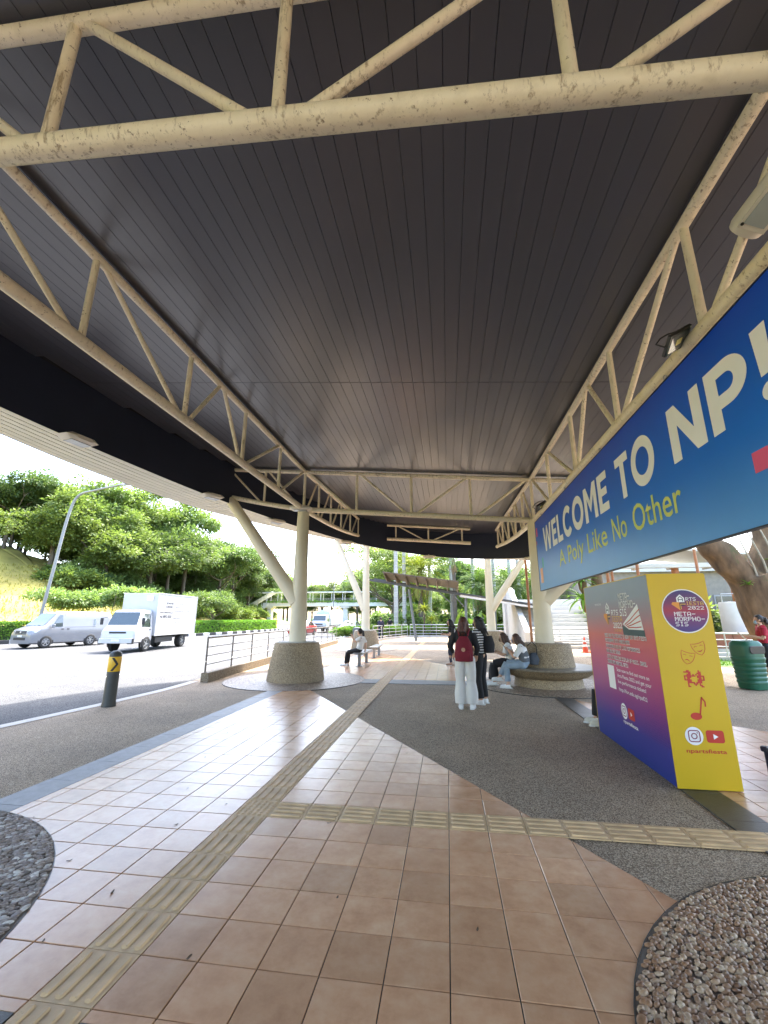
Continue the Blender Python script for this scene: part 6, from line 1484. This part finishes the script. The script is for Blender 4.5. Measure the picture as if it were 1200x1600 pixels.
for a, b in (((-2.3, 32.0, 0), (-2.75, 31.8, 3.7)), ((.35, 32.0, 0), (.4, 31.8, 3.3)), ((1.25, 31.2, 0), (1.35, 31.2, 3.0)), ((3.3, 31.4, 0), (3.35, 31.4, 2.7))): MB().tube([a, b], .10, 12).build('post', bp, sl, smooth=60); 
for a, b in (((.4, 31.8, 2.6), (-.5, 31.8, 3.4)), ((1.3, 31.2, 2.3), (.6, 31.2, 3.1))): MB().tube([a, b], .04, 8).build('brace', bp, sl, smooth=60)
# white terrace with steps
tw = pm('white_terrace', (.46, .46, .44), .7, var=.1, vs_=1.0, dirt=((.36, .35, .33), 1.6, .36), bs_=15, bstr=.15)
te = empty('terrace_steps', (8, 30, 0), label='white stepped terrace with a sloping side wall behind the right column', cat='steps')
for k in range(11): MB().cbox((8.9 + .0 * k, 28.6 + .55 * k + 3, .14 + .27 * k), (7.4 - .02 * k, 6.0, .27), .02).build('step', tw, te)
MB().loft([[(x, 28.2, -.02), (x, 36, -.02), (x, 36, 3.9), (x, 34.6, 3.9), (x, 28.2, .75)] for x in (4.75, 5.1)]).build('side_wall', tw, te)
MB().cbox((5.0, 36.4, 1.9), (.9, 1.2, 3.9), .03).build('corner_block', tw, te)
for k in range(3): MB().cbox((13.2 + 1.2 * k, 30 + .9 * k, .8 + .45 * k), (1.4, 3, 1.6 + .9 * k), .03).build('planter_block', tw, te)
# slender copper-coloured poles
cop = pm('copper_paint', (.33, .13, .05), .45, var=.15, vs_=2)
for (x, y, h, r_), lb in zip(((3.62, 20, 4.3, .055), (7.25, 20.5, 4.3, .07), (7.55, 20.8, 4.3, .06), (8.75, 21, 4.5, .07), (11.0, 20.5, 4.6, .06)), ('slim copper pole between the right column and the right rear column', 'copper pole just behind the banner corner', 'thinner copper pole beside the banner corner', 'copper pole above the poster board', 'copper pole above the yellow end of the poster board')):
    e = empty('copper_pole', (x, y, 0), label=lb, cat='pole', group='copper poles'); MB().tube([(x, y, -.01), (x, y, h)], r_, 14).build('shaft', cop, e, smooth=60); MB().lathe([(r_ * 2.2, 0), (r_ * 2.2, .02), (r_ * 1.2, .03)], 14, (x, y, -.01)).build('base_plate', cop, e, smooth=40)
# white awning and low building on the right
aw = empty('white_awning', (12, 25, 0), label='pale awning roof on copper columns behind the poster board', cat='awning')
wm = pm('white_membrane', (.5, .5, .48), .6, var=.05)
MB().loft([[(7.5, 23, 4.3), (7.5, 31, 4.9), (7.5, 31, 5.0), (7.5, 23, 4.4)], [(12, 23, 4.9), (12, 31, 5.6), (12, 31, 5.7), (12, 23, 5.0)], [(18, 23, 4.35), (18, 31, 4.9), (18, 31, 5.0), (18, 23, 4.45)], [(24, 23, 4.2), (24, 31, 4.8), (24, 31, 4.9), (24, 23, 4.3)]]).build('roof', wm, aw)
for k in range(9): MB().box((8.5 + 1.8 * k, 24.2, 4.22), (.08, 2.4, .12)).build('rafter', wm, aw)
MB().cbox((15, 23.1, 4.16), (15.5, .25, .22), .02).build('fascia', wm, aw)
for x in (11.6, 14.2, 16.0, 19): MB().tube([(x, 23.6, 0), (x, 23.6, 4.3)], .17, 16).build('column', cop, aw, smooth=60)
for x in (14.9, 15.5): MB().tube([(x + .5, 20.6, 0), (x - .4, 20.6, 4.2)], .12, 14).build('raking_post', cop, aw, smooth=60)
lw = empty('low_brown_wall', (16, 21, 0), label='reddish brown low wall behind the silver railing', cat='wall')
for k in range(8): MB().cbox((11.2 + 1.6 * k, 20.8, .66), (1.585, .25, .62), .01).build('wall_panel', pm('brown_cladding', (.22, .07, .035), .6, var=.15, vs_=2, rand=.08), lw)
MB().box((16.8, 20.8, .17), (12.8, .3, .36)).build('plinth', conc_m, lw)
bd = empty('low_building', (22, 40, 0), label='low plain building with flat roof far behind the awning', cat='building')
MB().box((24, 42, 2.6), (26, 8, 5.4)).build('wall', pm('building_render', (.22, .20, .17), .8, var=.15), bd); MB().box((24, 42, 5.45), (27, 9, .3)).build('roof', tw, bd)
for k in range(8): 
    f = MB().box((13 + 3.1 * k, 37.95, 2.2), (2.2, .12, 2.4)).build('window', pm('frame_grey', (.3, .3, .3), .5), bd); WL[f.name] = WL[bd.name]; MB().box((13 + 3.1 * k, 37.87, 2.2), (2.0, .04, 2.2)).build('pane', wglass, f)
ct = empty('white_tank', (12.9, 20.0, 0), label='tall white round-cornered cabinet beside the poster board', cat='cabinet')
MB().lathe([(.42, .35), (.44, .4), (.44, 2.25), (.40, 2.32), (.1, 2.34)], 24, (12.9, 22.0, 0)).build('drum', wm, ct, smooth=40); MB().box((12.9, 22.0, .18), (.5, .5, .4)).build('stand', silver_r, ct); MB().tube([(12.6, 22, 2.3), (12.6, 22, 2.7), (13.2, 22, 2.7), (13.2, 22, 2.3)], .02, 8).build('handle', silver_r, ct)
gs = MB(); rg = random.Random(11); gs.add([(9.2, 16.6, -.004), (26, 14.6, -.004), (26, 20.4, -.004), (9.2, 20.4, -.004)], [(0, 1, 2, 3)]); gs.build('lawn_strip', lawn_m, kind='structure')
tf = MB()
for k in range(5000): x = rg.uniform(9.2, 20); leaf_quad(tf, Vector((x, rg.uniform(17.0 - (x - 9) * .1, 20.3), -.01)), Vector((rg.uniform(-.4, .4), rg.uniform(-.4, .4), 1)), rv(rg), rg.uniform(.05, .13), .012)
tf.build('lawn_blades', hedge_m, kind='stuff', label='short green lawn beside the railing', cat='grass')
for k, (x, y) in enumerate(((11.5, 32), (14.5, 30), (17.5, 33), (20.5, 31), (9.8, 34), (23, 29.5))):
    e = empty('courtyard_bush', (x, y, -.05), k * 1.7, label='%s green bush, %s from the left before the low building' % (('mid', 'deep', 'fresh')[k % 3], _o[[1, 2, 3, 4, 0, 5][k]]), cat='bush', group='bushes before the low building'); put('crown', bush[k % 3], e, (0, 0, 1.1), sc=(1.1 + .15 * (k % 3),) * 3)
# big leaning tree trunk with epiphytes
bt = empty('old_tree', (10.6, 15.2, 0), label='massive leaning old tree trunk with forked top at the right edge', cat='tree')
bark2 = pm('old_bark', (.14, .09, .05), .9, var=.5, vs_=4, bs_=9, bstr=1.0, scale=(1, 1, .35), dirt=((.085, .09, .035), 2.2, .36))
mb = MB(); mb.tube(spline([(10.7, 15.2, -.3), (10.35, 15.2, .9), (9.95, 15.2, 2.0), (9.7, 15.2, 2.9)], 5), [lerp(.85, .62, i / 15) for i in range(16)], 20)
mb.tube(spline([(9.75, 15.2, 2.5), (9.1, 15.2, 3.4), (8.5, 15.3, 4.3), (7.9, 15.4, 6.0)], 5), [lerp(.46, .34, i / 15) for i in range(16)], 18); mb.tube(spline([(9.9, 15.2, 2.5), (10.3, 15.3, 3.4), (10.5, 15.4, 4.6), (10.2, 15.6, 7.0)], 5), [lerp(.5, .3, i / 15) for i in range(16)], 18)
for k in range(7): a = k * .9; mb.tube([(10.7 + .5 * math.cos(a), 15.2 + .5 * math.sin(a), .5), (10.7 + 1.0 * math.cos(a), 15.2 + 1.0 * math.sin(a), .12), (10.7 + 1.5 * math.cos(a), 15.2 + 1.5 * math.sin(a), -.08)], [.28, .18, .06], 10)
put('trunk', remesh(mb, 'trunk', bark2, .05, 2, .10, 3.0), bt, Vector((-10.6, -15.2, 0)))
put('crown', crown_mesh(701, 6.5, 3.2, 11, 420, 26, .26, leafA, csize=.9), bt, (-1.4, .6, 9.0))
for k, (x, z) in enumerate(((9.9, 3.35), (9.6, 3.2), (10.25, 3.5))): MB().tube([(x, 14.75, z - .5), (x - .1, 14.7, z), (x - .35, 14.72, z + .9)], [.035, .03, .02], 8).build('aerial_root', pm('root_pale', (.34, .30, .22), .8), bt, smooth=60)
fern = strap_plant(702, 18, .8, .06, hedge_m, .9, 1.3)
for (x, y, z, s_), lb in zip(((10.5, 14.7, 3.2, .9), (9.3, 14.75, 2.6, .35), (10.7, 14.55, 2.5, .45)), ('bright fern growing from the fork of the old tree', 'tiny fern on the left side of the old trunk', 'small fern on the right side of the old trunk')):
    e = empty('fern', (x, y, z), label=lb, cat='fern', group='ferns on the old tree'); put('leaves', fern, e, sc=(s_,) * 3)
# trunk with bird's-nest fern behind the banner corner
e = empty('garden_tree', (6.95, 21.6, 0), label='mossy garden tree trunk behind the banner corner', cat='tree'); put('trunk', trunk_mesh(705, 6.0, .32, 7.6, 3.5, 7, bark2), e); put('crown', crown_mesh(706, 4.2, 2.6, 8, 260, 24, .24, leafB, csize=.8), e, (0, 0, 8.0))
for (x, y, z, s_), lb in zip(((6.35, 21.2, 2.35, 1.0), (6.3, 21.1, 3.2, .7)), ("bird's-nest fern with long glossy leaves on the garden tree", 'upper fern with hanging brown leaves on the garden tree')):
    e = empty('nest_fern', (x, y, z), label=lb, cat='fern', group='ferns on the garden tree'); put('leaves', nest, e, sc=(s_,) * 3); MB().lathe([(.05, -.5), (.16, -.3), (.2, 0), (.1, .1)], 12).build('root_ball', bark2, e, world=False, smooth=60)
# traffic cones
def cone(x, y, lb):
    e = empty('traffic_cone', (x, y, -.012), label=lb, cat='cone', group='traffic cones'); o_ = pm('cone_orange', (.65, .08, .02), .5); w_ = pm('cone_white', (.75, .75, .74), .5)
    MB().cbox((x, y, .008), (.36, .36, .04), .01).build('base', o_, e); MB().lathe([(.14, .02), (.03, .70), (.02, .71)], 20, (x, y, 0)).build('body', o_, e, smooth=40)
    for z0, z1 in ((.26, .38), (.48, .57)): MB().lathe([(.14 - .157 * (z0 - .02) + .003, z0), (.14 - .157 * (z1 - .02) + .003, z1)], 20, (x, y, 0)).build('white_sleeve', w_, e, smooth=40)
cone(6.55, 22.6, 'orange traffic cone with white bands beside the poster board'); cone(7.05, 23.0, 'second traffic cone half hidden by the poster board')
# litter bins
gb = empty('litter_bin', (7.05, 11.75, 0), R(18), label='green ribbed plastic litter bin right of the poster board', cat='bin')
grn = pm('bin_green', (.012, .10, .055), .4, var=.1)
def rr_ring(w, d, z, n=8): return [(p[0], p[1], z) for p in rrect(-w / 2, -d / 2, w / 2, d / 2, min(w, d) * .32, n)]
prof = [(.46, .46, 0), (.48, .48, .03)]
for k in range(5): z = .12 + .10 * k; prof += [(.49 + .01 * k, .49 + .01 * k, z), (.515 + .01 * k, .515 + .01 * k, z + .02), (.515 + .01 * k, .515 + .01 * k, z + .05), (.49 + .01 * k, .49 + .01 * k, z + .07)]
prof += [(.56, .56, .66), (.575, .575, .67), (.575, .575, .70), (.55, .55, .71)]
MB().loft([rr_ring(w, d, z) for w, d, z in prof]).build('tub', grn, gb, smooth=30, world=False)
MB().loft([rr_ring(w, d, z) for w, d, z in ((.55, .55, .70), (.555, .555, .95), (.53, .53, 1.02), (.44, .44, 1.075), (.2, .2, 1.09))]).build('hood', grn, gb, smooth=35, world=False)
MB().loft([[(x, -.281, z) for x, z in rrect(-.20, .80, .20, .96, .06)], [(x, -.272, z) for x, z in rrect(-.21, .79, .21, .97, .06)]]).build('mouth', blk, gb, world=False)
sb_ = empty('street_bin', (-5.35, 25.6, 0), label='grey litter bin behind the seated woman', cat='bin')
gry = pm('bin_grey', (.09, .10, .11), .5); MB().loft([rr_ring(w, d, z) for w, d, z in ((.42, .42, 0), (.45, .45, .05), (.47, .47, .72), (.47, .47, .95), (.36, .36, 1.06), (.1, .1, 1.08))]).build('tub', gry, sb_, smooth=30, world=False); MB().box((0, -.238, .84), (.3, .012, .12)).build('mouth', blk, sb_, world=False)
# black case at the right frame edge
bc = empty('black_case', (3.36, 5.22, 0), R(38), label='black case standing on the tiles at the right frame edge', cat='case')
MB().cbox((0, 0, .165), (.34, .34, .33), .012).build('shell', pm('case_black', (.01, .01, .011), .5), bc, world=False)
for x in (-.15, .15):
    for y in (-.15, .15): MB().cbox((x * 1.05, y * 1.05, .315), (.06, .06, .05), .01).build('corner', dark_p, bc, world=False)
MB().tube([(-.07, 0, .33), (-.07, 0, .37), (.07, 0, .37), (.07, 0, .33)], .009, 8).build('handle', dark_p, bc, world=False)
# two people far off by the road
person('person in dark clothes with backpack far off behind the left rear column', (-5.05, 33.0, -.012), R(20), STAND, dict(legs=(jeans_d, 1, 1), top=(cloth('navy_top', (.03, .03, .06)), 1.6, .5), hair=(hair_k, 'short', 0), shoe=white_sh), group='people far off', scale=1.05)
person('second person in dark clothes far off beside the shrubs', (-5.4, 41.0, -.012), R(10), STAND, dict(legs=(black_c, 1, 1), top=(black_c, .7, .5), hair=(hair_k, 'short', 0), shoe=white_sh), group='people far off', scale=1.05)
# dry leaves on the floor
lf = [MB() for _ in range(4)]
lm = pm('dry_leaf', (.10, .055, .025), .8, var=.4, vs_=30)
for i, mb in enumerate(lf):
    n = 9; c = [(math.cos(2 * math.pi * k / n) * .5 * (1 + .25 * math.cos(i + k)), math.sin(2 * math.pi * k / n) * .2, .12 * math.cos(2 * math.pi * k / n) ** 2 + .04 * math.sin(k * 2 + i)) for k in range(n)]
    mb.add([(0, 0, .02)] + c, [(0, k + 1, (k + 1) % n + 1) for k in range(n)])
lfm = [m_.mesh('dry_leaf', lm) for m_ in lf]; rg = random.Random(77)
lp = [(-2.6, 3.02), (-2.05, 2.75), (-1.30, 2.35), (-2.55, 4.3), (-2.2, 3.6), (-2.9, 5.2), (-2.35, 5.8), (-1.2, 4.9), (-.55, 5.7), (-3.2, 6.3), (-2.0, 4.02), (-1.0, 3.80), (-3.3, 4.2), (-2.7, 7.1), (1.3, 4.2), (-.2, 6.1), (-3.0, 8.1), (-2.4, 14.2), (-1.9, 13.2), (-.2, 13.0), (.3, 13.6), (-.7, 2.9), (.1, 2.75), (-2.1, 2.35), (-3.45, 3.55)]
for side_ in ('left', 'right'):
    for k, (x, y) in enumerate(sorted([p for p in lp if (p[0] < -1.7) == (side_ == 'left')], key=lambda p: p[1])): put('dry_leaf', rg.choice(lfm), None, (x, y, .003), (0, 0, rg.uniform(0, 6)), (rg.uniform(.022, .042),) * 3, label='dry brown leaf on the tiles %s of the tactile path, %s nearest' % (side_, _o[k]), cat='leaf', group='dry leaves on the floor')

# things that still share a label: tell them apart by their order from the left
_same = {}
for o in list(COL.objects):
    if o.parent is None and o.get('group') in ('trees of the hillside wood', 'bushes at the wood edge', 'hedge across the road', 'distant trees'): _same.setdefault(o['label'], []).append(o)
for lb, os_ in _same.items():
    if len(os_) > 1:
        os_.sort(key=lambda o: math.atan2(o.location.x, o.location.y))
        for k, o in enumerate(os_): o['label'] = lb + (', ' + _o[k] + ' from left')
